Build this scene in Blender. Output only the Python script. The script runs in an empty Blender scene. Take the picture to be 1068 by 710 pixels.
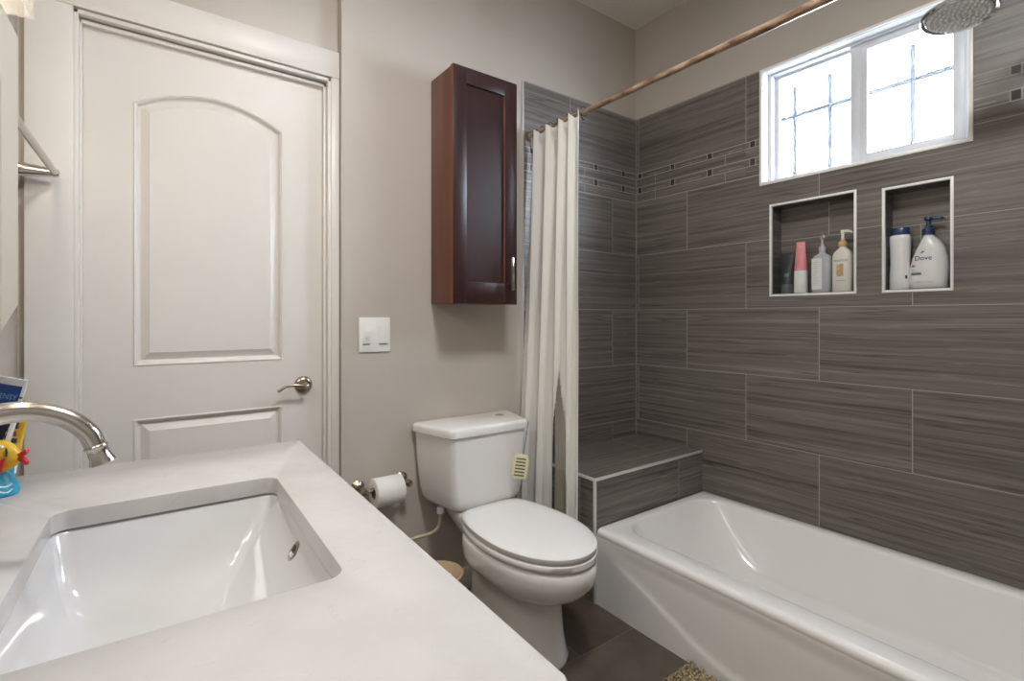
import bpy, bmesh, math, random
from mathutils import Vector, Matrix
from math import pi, sin, cos, radians

random.seed(7)
SC = bpy.context.scene
COL = SC.collection

# ------------------------------------------------------------------ camera, world, exposure
CAM_Z = 1.179
cam_data = bpy.data.cameras.new('camera')
cam_data.sensor_width = 36.0
cam_data.lens = 524.4 / 1068 * 36.0
cam_data.shift_y = -(355 - 331.2) / 1068
cam_data.clip_start = 0.02
cam = bpy.data.objects.new('camera', cam_data)
cam.location = (0, 0, CAM_Z)
cam.rotation_euler = (pi / 2, 0, -radians(36.365))
COL.objects.link(cam)
SC.camera = cam

SC.view_settings.view_transform = 'Standard'
SC.view_settings.look = 'None'
SC.view_settings.gamma = 1.0
SC.view_settings.use_curve_mapping = False
SC.view_settings.exposure = 0.24
SC.cycles.use_denoising = True
SC.cycles.max_bounces = 10
SC.cycles.diffuse_bounces = 6
SC.cycles.sample_clamp_indirect = 6.0

world = bpy.data.worlds.new('world')
SC.world = world
world.use_nodes = True
bgn = world.node_tree.nodes['Background']
bgn.inputs[0].default_value = (0.80, 0.90, 1.0, 1)
SKY_STRENGTH = 38.0
bgn.inputs[1].default_value = SKY_STRENGTH

VANITY_W = 5.2        # each vanity bulb
CEILING_W = 24.0      # round ceiling lamp

# ------------------------------------------------------------------ tagging
def tag(o, label, cat, group=None):
    o['label'] = label
    o['category'] = cat
    if group:
        o['group'] = group
    return o

def struct(o):
    o['kind'] = 'structure'
    return o

def thing(name, label, cat, loc=(0, 0, 0), rotz=0.0, group=None):
    o = bpy.data.objects.new(name, None)
    o.empty_display_size = 0.05
    o.location = loc
    o.rotation_euler = (0, 0, rotz)
    COL.objects.link(o)
    return tag(o, label, cat, group)

def finish(name, bm, mats, parent=None, smooth=True, angle=40, recalc=True):
    if recalc:
        bmesh.ops.recalc_face_normals(bm, faces=bm.faces)
    me = bpy.data.meshes.new(name)
    bm.to_mesh(me)
    bm.free()
    if not isinstance(mats, (list, tuple)):
        mats = [mats]
    for m in mats:
        me.materials.append(m)
    if smooth:
        me.polygons.foreach_set('use_smooth', [True] * len(me.polygons))
        try:
            me.set_sharp_from_angle(angle=radians(angle))
        except Exception:
            pass
    o = bpy.data.objects.new(name, me)
    COL.objects.link(o)
    if parent is not None:
        o.parent = parent
    return o

# ------------------------------------------------------------------ shape helpers
def box(bm, x0, x1, y0, y1, z0, z1, bev=0.0, seg=2, mi=0):
    g = bmesh.ops.create_cube(bm, size=1.0)
    vs = g['verts']
    for v in vs:
        v.co = Vector(((x0 + x1) / 2 + v.co.x * (x1 - x0), (y0 + y1) / 2 + v.co.y * (y1 - y0), (z0 + z1) / 2 + v.co.z * (z1 - z0)))
    fs = set(f for v in vs for f in v.link_faces)
    for f in fs:
        f.material_index = mi
    if bev > 0:
        es = list(set(e for v in vs for e in v.link_edges))
        bmesh.ops.bevel(bm, geom=es, offset=bev, segments=seg, profile=0.5, affect='EDGES')

def prism(bm, pts, axis, a0, a1, bev=0.0, mi=0, seg=2):
    """polygon pts (2D) extruded along axis from a0 to a1. axis x:(y,z) y:(x,z) z:(x,y)"""
    def P(p, a):
        if axis == 'x': return Vector((a, p[0], p[1]))
        if axis == 'y': return Vector((p[0], a, p[1]))
        return Vector((p[0], p[1], a))
    A = [bm.verts.new(P(p, a0)) for p in pts]
    B = [bm.verts.new(P(p, a1)) for p in pts]
    fs = [bm.faces.new(A), bm.faces.new(B[::-1])]
    n = len(pts)
    for i in range(n):
        fs.append(bm.faces.new((A[i], B[i], B[(i + 1) % n], A[(i + 1) % n])))
    for f in fs:
        f.material_index = mi
    if bev > 0:
        es = set(fs[0].edges) | set(fs[1].edges)
        bmesh.ops.bevel(bm, geom=list(es), offset=bev, segments=seg, profile=0.5, affect='EDGES')

def loft(bm, rings, cap0=True, cap1=True, mi=0, closed=False):
    V = [[bm.verts.new(p) for p in r] for r in rings]
    n = len(V[0])
    rng = range(len(V)) if closed else range(len(V) - 1)
    for k in rng:
        A, B = V[k], V[(k + 1) % len(V)]
        for i in range(n):
            f = bm.faces.new((A[i], A[(i + 1) % n], B[(i + 1) % n], B[i]))
            f.material_index = mi
    if cap0 and not closed:
        bm.faces.new(V[0][::-1]).material_index = mi
    if cap1 and not closed:
        bm.faces.new(V[-1]).material_index = mi
    return V

def lathe(bm, prof, seg=32, center=(0, 0), axis='z', cap0=True, cap1=True, mi=0):
    """prof: list of (radius, height)"""
    rings = []
    for r, h in prof:
        ring = []
        for i in range(seg):
            a = 2 * pi * i / seg
            u, v = max(r, 1e-5) * cos(a), max(r, 1e-5) * sin(a)
            if axis == 'z': ring.append(Vector((center[0] + u, center[1] + v, h)))
            elif axis == 'x': ring.append(Vector((h, center[0] + u, center[1] + v)))
            else: ring.append(Vector((center[0] + u, h, center[1] + v)))
        rings.append(ring)
    return loft(bm, rings, cap0, cap1, mi)

def catmull(pts, n=8):
    P = [Vector(p) for p in pts]
    P = [P[0] * 2 - P[1]] + P + [P[-1] * 2 - P[-2]]
    out = []
    for i in range(1, len(P) - 2):
        for k in range(n):
            t = k / n
            a, b, c, d = P[i - 1], P[i], P[i + 1], P[i + 2]
            out.append(0.5 * ((2 * b) + (c - a) * t + (2 * a - 5 * b + 4 * c - d) * t * t + (3 * b - a - 3 * c + d) * t ** 3))
    out.append(P[-2])
    return out

def tube(bm, pts, rad, seg=16, mi=0, cap=True):
    pts = [Vector(p) for p in pts]
    n = len(pts)
    if not isinstance(rad, (list, tuple)):
        rad = [rad] * n
    t0 = (pts[1] - pts[0]).normalized()
    up = Vector((0, 0, 1)) if abs(t0.z) < 0.9 else Vector((1, 0, 0))
    nrm = (up - t0 * up.dot(t0)).normalized()
    rings = []
    for i in range(n):
        if i == 0: t = (pts[1] - pts[0])
        elif i == n - 1: t = (pts[-1] - pts[-2])
        else: t = (pts[i + 1] - pts[i - 1])
        t.normalize()
        nrm = (nrm - t * nrm.dot(t)).normalized()
        b = t.cross(nrm)
        rings.append([pts[i] + (nrm * cos(2 * pi * k / seg) + b * sin(2 * pi * k / seg)) * rad[i] for k in range(seg)])
    loft(bm, rings, cap, cap, mi)

def rrect(x0, x1, y0, y1, r, z, k=6):
    r = min(r, (x1 - x0) / 2 - 1e-4, (y1 - y0) / 2 - 1e-4)
    out = []
    for cx, cy, a0 in ((x1 - r, y1 - r, 0), (x0 + r, y1 - r, pi / 2), (x0 + r, y0 + r, pi), (x1 - r, y0 + r, 3 * pi / 2)):
        for i in range(k + 1):
            a = a0 + pi / 2 * i / k
            out.append(Vector((cx + r * cos(a), cy + r * sin(a), z)))
    return out

def sell(cx, cy, z, a, b, n=2.0, N=40):
    out = []
    for i in range(N):
        t = 2 * pi * i / N
        c, s = cos(t), sin(t)
        out.append(Vector((cx + a * math.copysign(abs(c) ** (2 / n), c), cy + b * math.copysign(abs(s) ** (2 / n), s), z)))
    return out

def poly_round(pts, r, k=5):
    """round the corners of a 2D polygon"""
    out = []
    n = len(pts)
    for i in range(n):
        p0, p1, p2 = Vector(pts[i - 1]), Vector(pts[i]), Vector(pts[(i + 1) % n])
        a, b = (p0 - p1), (p2 - p1)
        rr = min(r, a.length * 0.45, b.length * 0.45)
        s, e = p1 + a.normalized() * rr, p1 + b.normalized() * rr
        for j in range(k + 1):
            t = j / k
            out.append((s * (1 - t) ** 2 + p1 * 2 * t * (1 - t) + e * t * t))
    return out

def text_obj(name, s, size, m, parent, remap, bold=0.0):
    cu = bpy.data.curves.new(name, 'FONT')
    cu.body = s
    cu.size = size
    cu.align_x = 'CENTER'
    cu.offset = bold
    cu.resolution_u = 3
    ob = bpy.data.objects.new(name + '_tmp', cu)
    COL.objects.link(ob)
    dg = bpy.context.evaluated_depsgraph_get()
    me = bpy.data.meshes.new_from_object(ob.evaluated_get(dg))
    bpy.data.objects.remove(ob)
    me.name = name
    for v in me.vertices:
        v.co = remap(v.co.x, v.co.y)
    me.materials.clear()
    me.materials.append(m)
    o = bpy.data.objects.new(name, me)
    COL.objects.link(o)
    o.parent = parent
    return o

# ------------------------------------------------------------------ materials
class NT:
    def __init__(s, m):
        s.t = m.node_tree; s.n = s.t.nodes; s.l = s.t.links
    def new(s, typ, **kw):
        nd = s.n.new(typ)
        for k, v in kw.items(): setattr(nd, k, v)
        return nd
    def put(s, sock, v):
        if hasattr(v, 'is_output'): s.l.new(v, sock)
        else: sock.default_value = v
    def m(s, op, a, b=0.0, c=0.0):
        nd = s.new('ShaderNodeMath', operation=op)
        s.put(nd.inputs[0], a); s.put(nd.inputs[1], b); s.put(nd.inputs[2], c)
        return nd.outputs[0]
    def comb(s, x, y, z):
        nd = s.new('ShaderNodeCombineXYZ')
        s.put(nd.inputs[0], x); s.put(nd.inputs[1], y); s.put(nd.inputs[2], z)
        return nd.outputs[0]
    def mixc(s, f, a, b):
        nd = s.new('ShaderNodeMix', data_type='RGBA')
        s.put(nd.inputs[0], f); s.put(nd.inputs[6], a); s.put(nd.inputs[7], b)
        return nd.outputs[2]
    def noise(s, vec, scale, detail=3.0, rough=0.5):
        nd = s.new('ShaderNodeTexNoise')
        s.put(nd.inputs['Vector'], vec); nd.inputs['Scale'].default_value = scale
        nd.inputs['Detail'].default_value = detail; nd.inputs['Roughness'].default_value = rough
        return nd.outputs['Fac']
    def ramp(s, f, stops):
        nd = s.new('ShaderNodeValToRGB')
        s.put(nd.inputs[0], f)
        el = nd.color_ramp.elements
        while len(el) < len(stops): el.new(0.5)
        for e, (p, c) in zip(el, stops):
            e.position = p; e.color = (*c, 1)
        return nd.outputs[0]

def mat(name, color, rough=0.5, metal=0.0, coat=0.0, var=0.0, vscale=8.0, bump=0.0, bscale=40.0, spec=0.5, trans=0.0, sss=0.0, stretch=None, color2=None):
    m = bpy.data.materials.new(name)
    m.use_nodes = True
    t = NT(m)
    b = t.n['Principled BSDF']
    b.inputs['Base Color'].default_value = (*color, 1)
    b.inputs['Roughness'].default_value = rough
    b.inputs['Metallic'].default_value = metal
    b.inputs['Coat Weight'].default_value = coat
    b.inputs['Coat Roughness'].default_value = 0.08
    b.inputs['Specular IOR Level'].default_value = spec
    b.inputs['Transmission Weight'].default_value = trans
    tc = t.new('ShaderNodeTexCoord')
    vec = tc.outputs['Object']
    if stretch:
        mp = t.new('ShaderNodeMapping')
        mp.inputs['Scale'].default_value = stretch
        t.l.new(vec, mp.inputs[0]); vec = mp.outputs[0]
    if var > 0:
        f = t.noise(vec, vscale, 4)
        c2 = color2 if color2 else tuple(c * (1 - var) for c in color)
        c = t.ramp(f, [(0.32, c2), (0.68, color)])
        t.l.new(c, b.inputs['Base Color'])
    if bump > 0:
        f = t.noise(vec, bscale, 3)
        bn = t.new('ShaderNodeBump')
        bn.inputs['Strength'].default_value = bump
        bn.inputs['Distance'].default_value = 0.002
        t.l.new(f, bn.inputs['Height']); t.l.new(bn.outputs[0], b.inputs['Normal'])
    return m

M = {}
M['paint'] = mat('wall_paint', (0.53, 0.49, 0.445), 0.34, var=0.04, vscale=3, bump=0.05, bscale=120)
M['ceil'] = mat('ceiling_paint', (0.72, 0.69, 0.64), 0.7, bump=0.05, bscale=90)
M['door'] = mat('door_white', (0.74, 0.72, 0.69), 0.42, var=0.02, bump=0.03, bscale=60)
M['trim'] = mat('trim_white', (0.76, 0.74, 0.71), 0.36, var=0.02)
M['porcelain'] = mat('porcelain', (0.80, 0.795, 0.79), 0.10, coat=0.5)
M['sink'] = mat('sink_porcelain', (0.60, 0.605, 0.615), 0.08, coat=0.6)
M['seat'] = mat('seat_plastic', (0.80, 0.795, 0.79), 0.22)
M['tub'] = mat('tub_enamel', (0.88, 0.875, 0.875), 0.16, coat=0.4)
M['chrome'] = mat('brushed_nickel', (0.66, 0.63, 0.59), 0.22, 1.0)
M['nickel_dark'] = mat('satin_nickel', (0.42, 0.37, 0.30), 0.27, 1.0)
M['steel'] = mat('polished_steel', (0.78, 0.79, 0.80), 0.12, 1.0)
M['trimmetal'] = mat('tile_edge_metal', (0.78, 0.77, 0.74), 0.35, 0.4)
M['white_edge'] = mat('white_edge_tile', (0.90, 0.90, 0.89), 0.3)
M['vinyl'] = mat('window_vinyl', (0.72, 0.75, 0.80), 0.35)
M['grille'] = mat('bar_paint', (0.030, 0.033, 0.040), 0.6)
M['switch'] = mat('switch_white', (0.86, 0.86, 0.86), 0.3)
M['curtain_plain'] = mat('cloth_white', (0.8, 0.78, 0.72), 0.8)
M['black'] = mat('black_plastic', (0.02, 0.02, 0.022), 0.4)
M['slot'] = mat('dark_gap', (0.03, 0.03, 0.03), 0.7)
M['navy'] = mat('navy_plastic', (0.022, 0.045, 0.115), 0.3)
M['white_plastic'] = mat('white_plastic', (0.82, 0.83, 0.84), 0.25)
M['cream_plastic'] = mat('cream_plastic', (0.80, 0.78, 0.72), 0.25)
M['pink'] = mat('pink_plastic', (0.80, 0.30, 0.34), 0.3)
M['pinklight'] = mat('pale_pink_plastic', (0.78, 0.48, 0.56), 0.3)
M['charcoal'] = mat('charcoal_plastic', (0.045, 0.05, 0.058), 0.3)
M['gold'] = mat('gold_print', (0.42, 0.24, 0.06), 0.35, 0.3, var=0.6, vscale=90, color2=(0.7, 0.55, 0.3))
M['greyprint'] = mat('grey_print', (0.16, 0.17, 0.2), 0.5)
M['palegrey'] = mat('pale_grey_label', (0.55, 0.57, 0.6), 0.4)
M['greenprint'] = mat('green_print', (0.10, 0.32, 0.16), 0.5)
M['redprint'] = mat('red_print', (0.7, 0.03, 0.08), 0.5)
M['yellow'] = mat('yellow_toy', (0.72, 0.45, 0.03), 0.35)
M['red'] = mat('red_toy', (0.62, 0.03, 0.03), 0.35)
M['seablue'] = mat('sea_blue_toy', (0.02, 0.36, 0.58), 0.35, var=0.3, vscale=40)
M['tubeblue'] = mat('tube_blue', (0.015, 0.06, 0.26), 0.3)
M['paleblueprint'] = mat('pale_blue_print', (0.18, 0.5, 0.75), 0.4)
M['paper'] = mat('tissue_paper', (0.84, 0.84, 0.84), 0.95, bump=0.3, bscale=200)
M['card'] = mat('cardboard', (0.35, 0.25, 0.16), 0.9)
M['beige'] = mat('beige_plastic', (0.55, 0.42, 0.27), 0.5)
M['braid'] = mat('braided_hose', (0.55, 0.47, 0.36), 0.4, 0.3, bump=0.6, bscale=300)
M['fresh'] = mat('pale_yellow_plastic', (0.72, 0.68, 0.47), 0.4)
M['pile'] = mat('beige_chenille', (0.52, 0.42, 0.26), 0.95, var=0.5, vscale=25, color2=(0.24, 0.20, 0.14))
M['rod'] = mat('worn_bronze_rod', (0.56, 0.41, 0.29), 0.33, 0.35, var=0.5, vscale=45, color2=(0.17, 0.10, 0.065), stretch=(1, 0.35, 1))
M['quartz'] = None
M['bulb'] = bpy.data.materials.new('lamp_bulb')

def emis(m, color, strength):
    m.use_nodes = True
    b = m.node_tree.nodes['Principled BSDF']
    b.inputs['Base Color'].default_value = (*color, 1)
    b.inputs['Emission Color'].default_value = (*color, 1)
    b.inputs['Emission Strength'].default_value = strength
emis(M['bulb'], (1.0, 0.86, 0.68), 3.0)
M['diffuser'] = bpy.data.materials.new('lamp_diffuser')
emis(M['diffuser'], (1.0, 0.93, 0.84), 3.0)

def make_quartz():
    m = bpy.data.materials.new('white_quartz'); m.use_nodes = True
    t = NT(m); b = t.n['Principled BSDF']
    tc = t.new('ShaderNodeTexCoord')
    f1 = t.noise(tc.outputs['Object'], 7, 6, 0.6)
    f2 = t.noise(tc.outputs['Object'], 45, 4, 0.6)
    c1 = t.ramp(f1, [(0.3, (0.46, 0.45, 0.443)), (0.6, (0.515, 0.505, 0.498))])
    # thin pale grey flecks and veins
    v = t.m('ABSOLUTE', t.m('SUBTRACT', f1, 0.5))
    vein = t.m('MULTIPLY', t.m('LESS_THAN', v, 0.006), t.m('GREATER_THAN', f2, 0.56))
    c = t.mixc(t.m('MULTIPLY', vein, 0.5), c1, (0.46, 0.43, 0.41, 1))
    t.l.new(c, b.inputs['Base Color'])
    b.inputs['Roughness'].default_value = 0.22
    return m
M['quartz'] = make_quartz()

def make_tile():
    m = bpy.data.materials.new('striped_grey_tile'); m.use_nodes = True
    t = NT(m); b = t.n['Principled BSDF']
    tc = t.new('ShaderNodeTexCoord'); ge = t.new('ShaderNodeNewGeometry')
    sp = t.new('ShaderNodeSeparateXYZ'); t.l.new(tc.outputs['Object'], sp.inputs[0])
    sn = t.new('ShaderNodeSeparateXYZ'); t.l.new(ge.outputs['True Normal'], sn.inputs[0])
    X, Y, Z = sp.outputs
    nx = t.m('GREATER_THAN', t.m('ABSOLUTE', sn.outputs[0]), 0.5)
    nz = t.m('GREATER_THAN', t.m('ABSOLUTE', sn.outputs[2]), 0.5)
    def sel(f, a, c): # f ? a : c
        return t.m('ADD', t.m('MULTIPLY', f, a), t.m('MULTIPLY', t.m('SUBTRACT', 1.0, f), c))
    u = sel(nx, t.m('SUBTRACT', Y, 1.5538), t.m('SUBTRACT', X, 2.071))
    band_hi, band_lo = 1.993, 1.831
    zz = t.m('SUBTRACT', Z, t.m('MULTIPLY', t.m('GREATER_THAN', Z, band_hi), 0.157))
    v = sel(nz, t.m('SUBTRACT', Y, 1.267 - 0.3065 * 6), t.m('ADD', zz, 0.003))
    H, W_ = 0.3065, 0.6283
    row = t.m('FLOOR', t.m('DIVIDE', v, H))
    odd = t.m('MODULO', row, 2.0)
    uu = t.m('ADD', t.m('DIVIDE', u, W_), t.m('MULTIPLY', t.m('SUBTRACT', 1.0, odd), 0.5))
    colid = t.m('FLOOR', uu)
    fu = t.m('MULTIPLY', t.m('SUBTRACT', uu, colid), W_)
    fv = t.m('SUBTRACT', v, t.m('MULTIPLY', row, H))
    def edge(f, L, w):
        d = t.m('MINIMUM', f, t.m('SUBTRACT', L, f))
        return t.m('LESS_THAN', d, w)
    gr = t.m('MAXIMUM', edge(fu, W_, 0.0016), edge(fv, H, 0.0014))
    # mosaic band (walls only)
    inb = t.m('MULTIPLY', t.m('MULTIPLY', t.m('GREATER_THAN', Z, band_lo), t.m('LESS_THAN', Z, band_hi)), t.m('SUBTRACT', 1.0, nz))
    def between(z0, z1):
        return t.m('MULTIPLY', t.m('GREATER_THAN', Z, z0), t.m('LESS_THAN', Z, z1))
    strips = t.m('ADD', between(1.880, 1.914), between(1.964, 1.993))
    P_ = 0.2168
    ph = t.m('SUBTRACT', u, 0.305)
    d = t.m('ABSOLUTE', t.m('SUBTRACT', t.m('FLOORED_MODULO', t.m('ADD', ph, P_ / 2), P_), P_ / 2))
    d2 = t.m('ABSOLUTE', t.m('SUBTRACT', t.m('FLOORED_MODULO', ph, P_), P_ / 2))
    sq = t.m('MULTIPLY', strips, t.m('LESS_THAN', d, 0.0115))
    sqg = t.m('MULTIPLY', strips, t.m('MULTIPLY', t.m('GREATER_THAN', d, 0.0115), t.m('LESS_THAN', d, 0.0155)))
    lowhalf = t.m('ADD', between(1.880, 1.892), between(1.964, 1.974))
    sm = t.m('MULTIPLY', lowhalf, t.m('MULTIPLY', t.m('GREATER_THAN', d2, 0.004), t.m('LESS_THAN', d2, 0.0065)))
    sml = t.m('MULTIPLY', t.m('ADD', between(1.891, 1.893), between(1.973, 1.975)), t.m('LESS_THAN', d2, 0.0605))
    lines = None
    for z0 in (band_lo, 1.879, 1.914, 1.963, band_hi):
        L = t.m('LESS_THAN', t.m('ABSOLUTE', t.m('SUBTRACT', Z, z0)), 0.0019)
        lines = L if lines is None else t.m('MAXIMUM', lines, L)
    vj = t.m('LESS_THAN', t.m('ABSOLUTE', t.m('SUBTRACT', t.m('FLOORED_MODULO', t.m('ADD', u, 0.0), 0.41), 0.2)), 0.0014)
    vj = t.m('MULTIPLY', vj, t.m('ADD', between(1.831, 1.879), between(1.914, 1.963)))
    mg = t.m('MAXIMUM', t.m('MAXIMUM', lines, vj), t.m('MAXIMUM', sqg, t.m('MAXIMUM', sm, sml)))
    mg = t.m('MULTIPLY', mg, t.m('SUBTRACT', 1.0, nz))
    grout = t.m('MAXIMUM', t.m('MULTIPLY', gr, t.m('SUBTRACT', 1.0, inb)), mg)
    # layered stripes, each tile cut from another slab
    rid = t.m('FRACT', t.m('MULTIPLY', t.m('SINE', t.m('ADD', t.m('MULTIPLY', row, 12.99), t.m('MULTIPLY', colid, 78.2))), 437.5))
    warp = t.noise(t.comb(t.m('MULTIPLY', u, 2.2), t.m('MULTIPLY', v, 5.0), t.m('MULTIPLY', rid, 50.0)), 1.0, 2)
    vw = t.m('ADD', v, t.m('MULTIPLY', warp, 0.016))
    n1 = t.noise(t.comb(t.m('MULTIPLY', u, 0.9), t.m('MULTIPLY', vw, 62.0), t.m('MULTIPLY', rid, 91.0)), 1.0, 3, 0.6)
    n2 = t.noise(t.comb(t.m('MULTIPLY', u, 3.0), t.m('MULTIPLY', vw, 170.0), t.m('MULTIPLY', rid, 33.0)), 1.0, 3, 0.6)
    n3 = t.noise(t.comb(t.m('MULTIPLY', u, 0.5), t.m('MULTIPLY', vw, 10.0), t.m('MULTIPLY', rid, 17.0)), 1.0, 2, 0.5)
    f = t.m('ADD', t.m('ADD', t.m('MULTIPLY', n1, 0.6), t.m('MULTIPLY', n2, 0.25)), t.m('MULTIPLY', n3, 0.15))
    base = t.ramp(f, [(0.36, (0.076, 0.065, 0.056)), (0.44, (0.126, 0.111, 0.098)), (0.55, (0.172, 0.154, 0.138)), (0.66, (0.25, 0.228, 0.207))])
    n4 = t.noise(t.comb(t.m('MULTIPLY', u, 0.7), t.m('MULTIPLY', vw, 34.0), t.m('MULTIPLY', rid, 61.0)), 1.0, 2, 0.5)
    vein = t.m('SUBTRACT', 1.0, t.m('MINIMUM', 1.0, t.m('DIVIDE', t.m('ABSOLUTE', t.m('SUBTRACT', n4, 0.52)), 0.022)))
    n5 = t.noise(t.comb(t.m('MULTIPLY', u, 0.8), t.m('MULTIPLY', vw, 40.0), t.m('MULTIPLY', rid, 23.0)), 1.0, 2, 0.5)
    vein2 = t.m('SUBTRACT', 1.0, t.m('MINIMUM', 1.0, t.m('DIVIDE', t.m('ABSOLUTE', t.m('SUBTRACT', n5, 0.47)), 0.014)))
    base = t.mixc(t.m('MULTIPLY', vein2, 0.4), base, (0.30, 0.28, 0.255, 1))
    base = t.mixc(t.m('MULTIPLY', vein, 0.62), base, (0.035, 0.031, 0.029, 1))
    base = t.mixc(t.m('MULTIPLY', t.m('SUBTRACT', rid, 0.5), 0.25), base, (0.17, 0.16, 0.15, 1))
    c = t.mixc(sq, base, (0.065, 0.062, 0.062, 1))
    c = t.mixc(grout, c, (0.38, 0.36, 0.335, 1))
    t.l.new(c, b.inputs['Base Color'])
    ro = t.m('ADD', t.m('MULTIPLY', grout, 0.4), t.m('SUBTRACT', 0.40, t.m('MULTIPLY', sq, 0.3)))
    t.l.new(ro, b.inputs['Roughness'])
    bn = t.new('ShaderNodeBump'); bn.inputs['Strength'].default_value = 0.35; bn.inputs['Distance'].default_value = 0.002
    t.l.new(t.m('SUBTRACT', t.m('MULTIPLY', n2, 0.25), grout), bn.inputs['Height'])
    t.l.new(bn.outputs[0], b.inputs['Normal'])
    return m
M['tile'] = make_tile()

def make_floor():
    m = bpy.data.materials.new('brown_floor_tile'); m.use_nodes = True
    t = NT(m); b = t.n['Principled BSDF']
    tc = t.new('ShaderNodeTexCoord')
    sp = t.new('ShaderNodeSeparateXYZ'); t.l.new(tc.outputs['Object'], sp.inputs[0])
    X, Y, Z = sp.outputs
    H, W_ = 0.3065, 0.62
    v = t.m('SUBTRACT', Y, 1.267 - H * 12); row = t.m('FLOOR', t.m('DIVIDE', v, H))
    uu = t.m('ADD', t.m('DIVIDE', t.m('SUBTRACT', X, 1.231), W_), t.m('MULTIPLY', t.m('MODULO', row, 2.0), 0.5))
    cid = t.m('FLOOR', uu)
    fu = t.m('MULTIPLY', t.m('SUBTRACT', uu, cid), W_); fv = t.m('SUBTRACT', v, t.m('MULTIPLY', row, H))
    du = t.m('MINIMUM', fu, t.m('SUBTRACT', W_, fu)); dv = t.m('MINIMUM', fv, t.m('SUBTRACT', H, fv))
    g = t.m('LESS_THAN', t.m('MINIMUM', du, dv), 0.0018)
    off = t.m('ADD', t.m('MULTIPLY', row, 3.7), t.m('MULTIPLY', cid, 9.1))
    n = t.noise(t.comb(X, Y, off), 5.0, 6, 0.6)
    base = t.ramp(n, [(0.3, (0.055, 0.042, 0.033)), (0.7, (0.130, 0.102, 0.080))])
    c = t.mixc(g, base, (0.15, 0.13, 0.11, 1))
    t.l.new(c, b.inputs['Base Color'])
    b.inputs['Roughness'].default_value = 0.42
    bn = t.new('ShaderNodeBump'); bn.inputs['Strength'].default_value = 0.3; bn.inputs['Distance'].default_value = 0.002
    t.l.new(t.m('SUBTRACT', t.m('MULTIPLY', n, 0.3), g), bn.inputs['Height']); t.l.new(bn.outputs[0], b.inputs['Normal'])
    return m
M['floor'] = make_floor()

def make_wood():
    m = bpy.data.materials.new('cherry_wood'); m.use_nodes = True
    t = NT(m); b = t.n['Principled BSDF']
    tc = t.new('ShaderNodeTexCoord')
    mp = t.new('ShaderNodeMapping'); mp.inputs['Scale'].default_value = (30, 30, 1.6)
    t.l.new(tc.outputs['Object'], mp.inputs[0])
    n = t.noise(mp.outputs[0], 1.0, 5, 0.6)
    n2 = t.noise(tc.outputs['Object'], 4.0, 3, 0.5)
    f = t.m('ADD', t.m('MULTIPLY', n, 0.6), t.m('MULTIPLY', n2, 0.4))
    c = t.ramp(f, [(0.3, (0.016, 0.0065, 0.0075)), (0.7, (0.040, 0.013, 0.011))])
    t.l.new(c, b.inputs['Base Color'])
    b.inputs['Roughness'].default_value = 0.36
    return m
M['wood'] = make_wood()
M['wood_lit_side'] = mat('cherry_lit_side', (0.17, 0.054, 0.029), 0.38, var=0.35, vscale=1.0, stretch=(25, 25, 2.0))  # redder side veneer, lightened to stand for light from the left
M['wood_lit_edge'] = mat('cherry_lit_edge', (0.20, 0.06, 0.025), 0.35, var=0.4, vscale=6)  # orange tone carries the light caught by left-facing edges

def make_cloth():
    m = bpy.data.materials.new('curtain_cloth'); m.use_nodes = True
    t = NT(m); b = t.n['Principled BSDF']; out = t.n['Material Output']
    b.inputs['Base Color'].default_value = (0.93, 0.93, 0.91, 1)
    b.inputs['Roughness'].default_value = 0.85
    tr = t.new('ShaderNodeBsdfTranslucent'); tr.inputs[0].default_value = (0.93, 0.92, 0.88, 1)
    mx = t.new('ShaderNodeMixShader'); mx.inputs[0].default_value = 0.35
    t.l.new(b.outputs[0], mx.inputs[1]); t.l.new(tr.outputs[0], mx.inputs[2]); t.l.new(mx.outputs[0], out.inputs[0])
    return m
M['curtain'] = make_cloth()

def make_clear(name, tint, clear, rough=0.02, haze=0.0, hazecol=(0.9, 0.9, 0.9)):
    m = bpy.data.materials.new(name); m.use_nodes = True
    t = NT(m); out = t.n['Material Output']
    t.n.remove(t.n['Principled BSDF'])
    a = t.new('ShaderNodeBsdfTransparent'); a.inputs[0].default_value = (*tint, 1)
    g = t.new('ShaderNodeBsdfGlossy'); g.inputs[0].default_value = (0.9, 0.9, 0.9, 1); g.inputs['Roughness'].default_value = rough
    mx = t.new('ShaderNodeMixShader'); mx.inputs[0].default_value = 1 - clear
    t.l.new(a.outputs[0], mx.inputs[1]); t.l.new(g.outputs[0], mx.inputs[2])
    last = mx
    if haze > 0:
        d = t.new('ShaderNodeBsdfTranslucent'); d.inputs[0].default_value = (*hazecol, 1)
        d2 = t.new('ShaderNodeBsdfDiffuse'); d2.inputs[0].default_value = (*hazecol, 1)
        ml = t.new('ShaderNodeMixShader'); ml.inputs[0].default_value = 0.5
        t.l.new(d.outputs[0], ml.inputs[1]); t.l.new(d2.outputs[0], ml.inputs[2])
        m2 = t.new('ShaderNodeMixShader'); m2.inputs[0].default_value = haze
        t.l.new(mx.outputs[0], m2.inputs[1]); t.l.new(ml.outputs[0], m2.inputs[2])
        last = m2
    t.l.new(last.outputs[0], out.inputs[0])
    return m
M['glass'] = make_clear('window_glass', (0.97, 0.98, 1.0), 0.96, haze=0.025, hazecol=(0.9, 0.95, 1.0))
M['shade_glass'] = make_clear('lamp_shade_glass', (0.93, 0.94, 0.94), 0.88, 0.05, haze=0.03)
M['liner'] = make_clear('clear_liner', (0.93, 0.91, 0.86), 0.95, 0.25, haze=0.85, hazecol=(0.86, 0.80, 0.70))
M['clear_bottle'] = mat('hazy_clear_plastic', (0.66, 0.69, 0.73), 0.15, trans=0.25)
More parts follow.
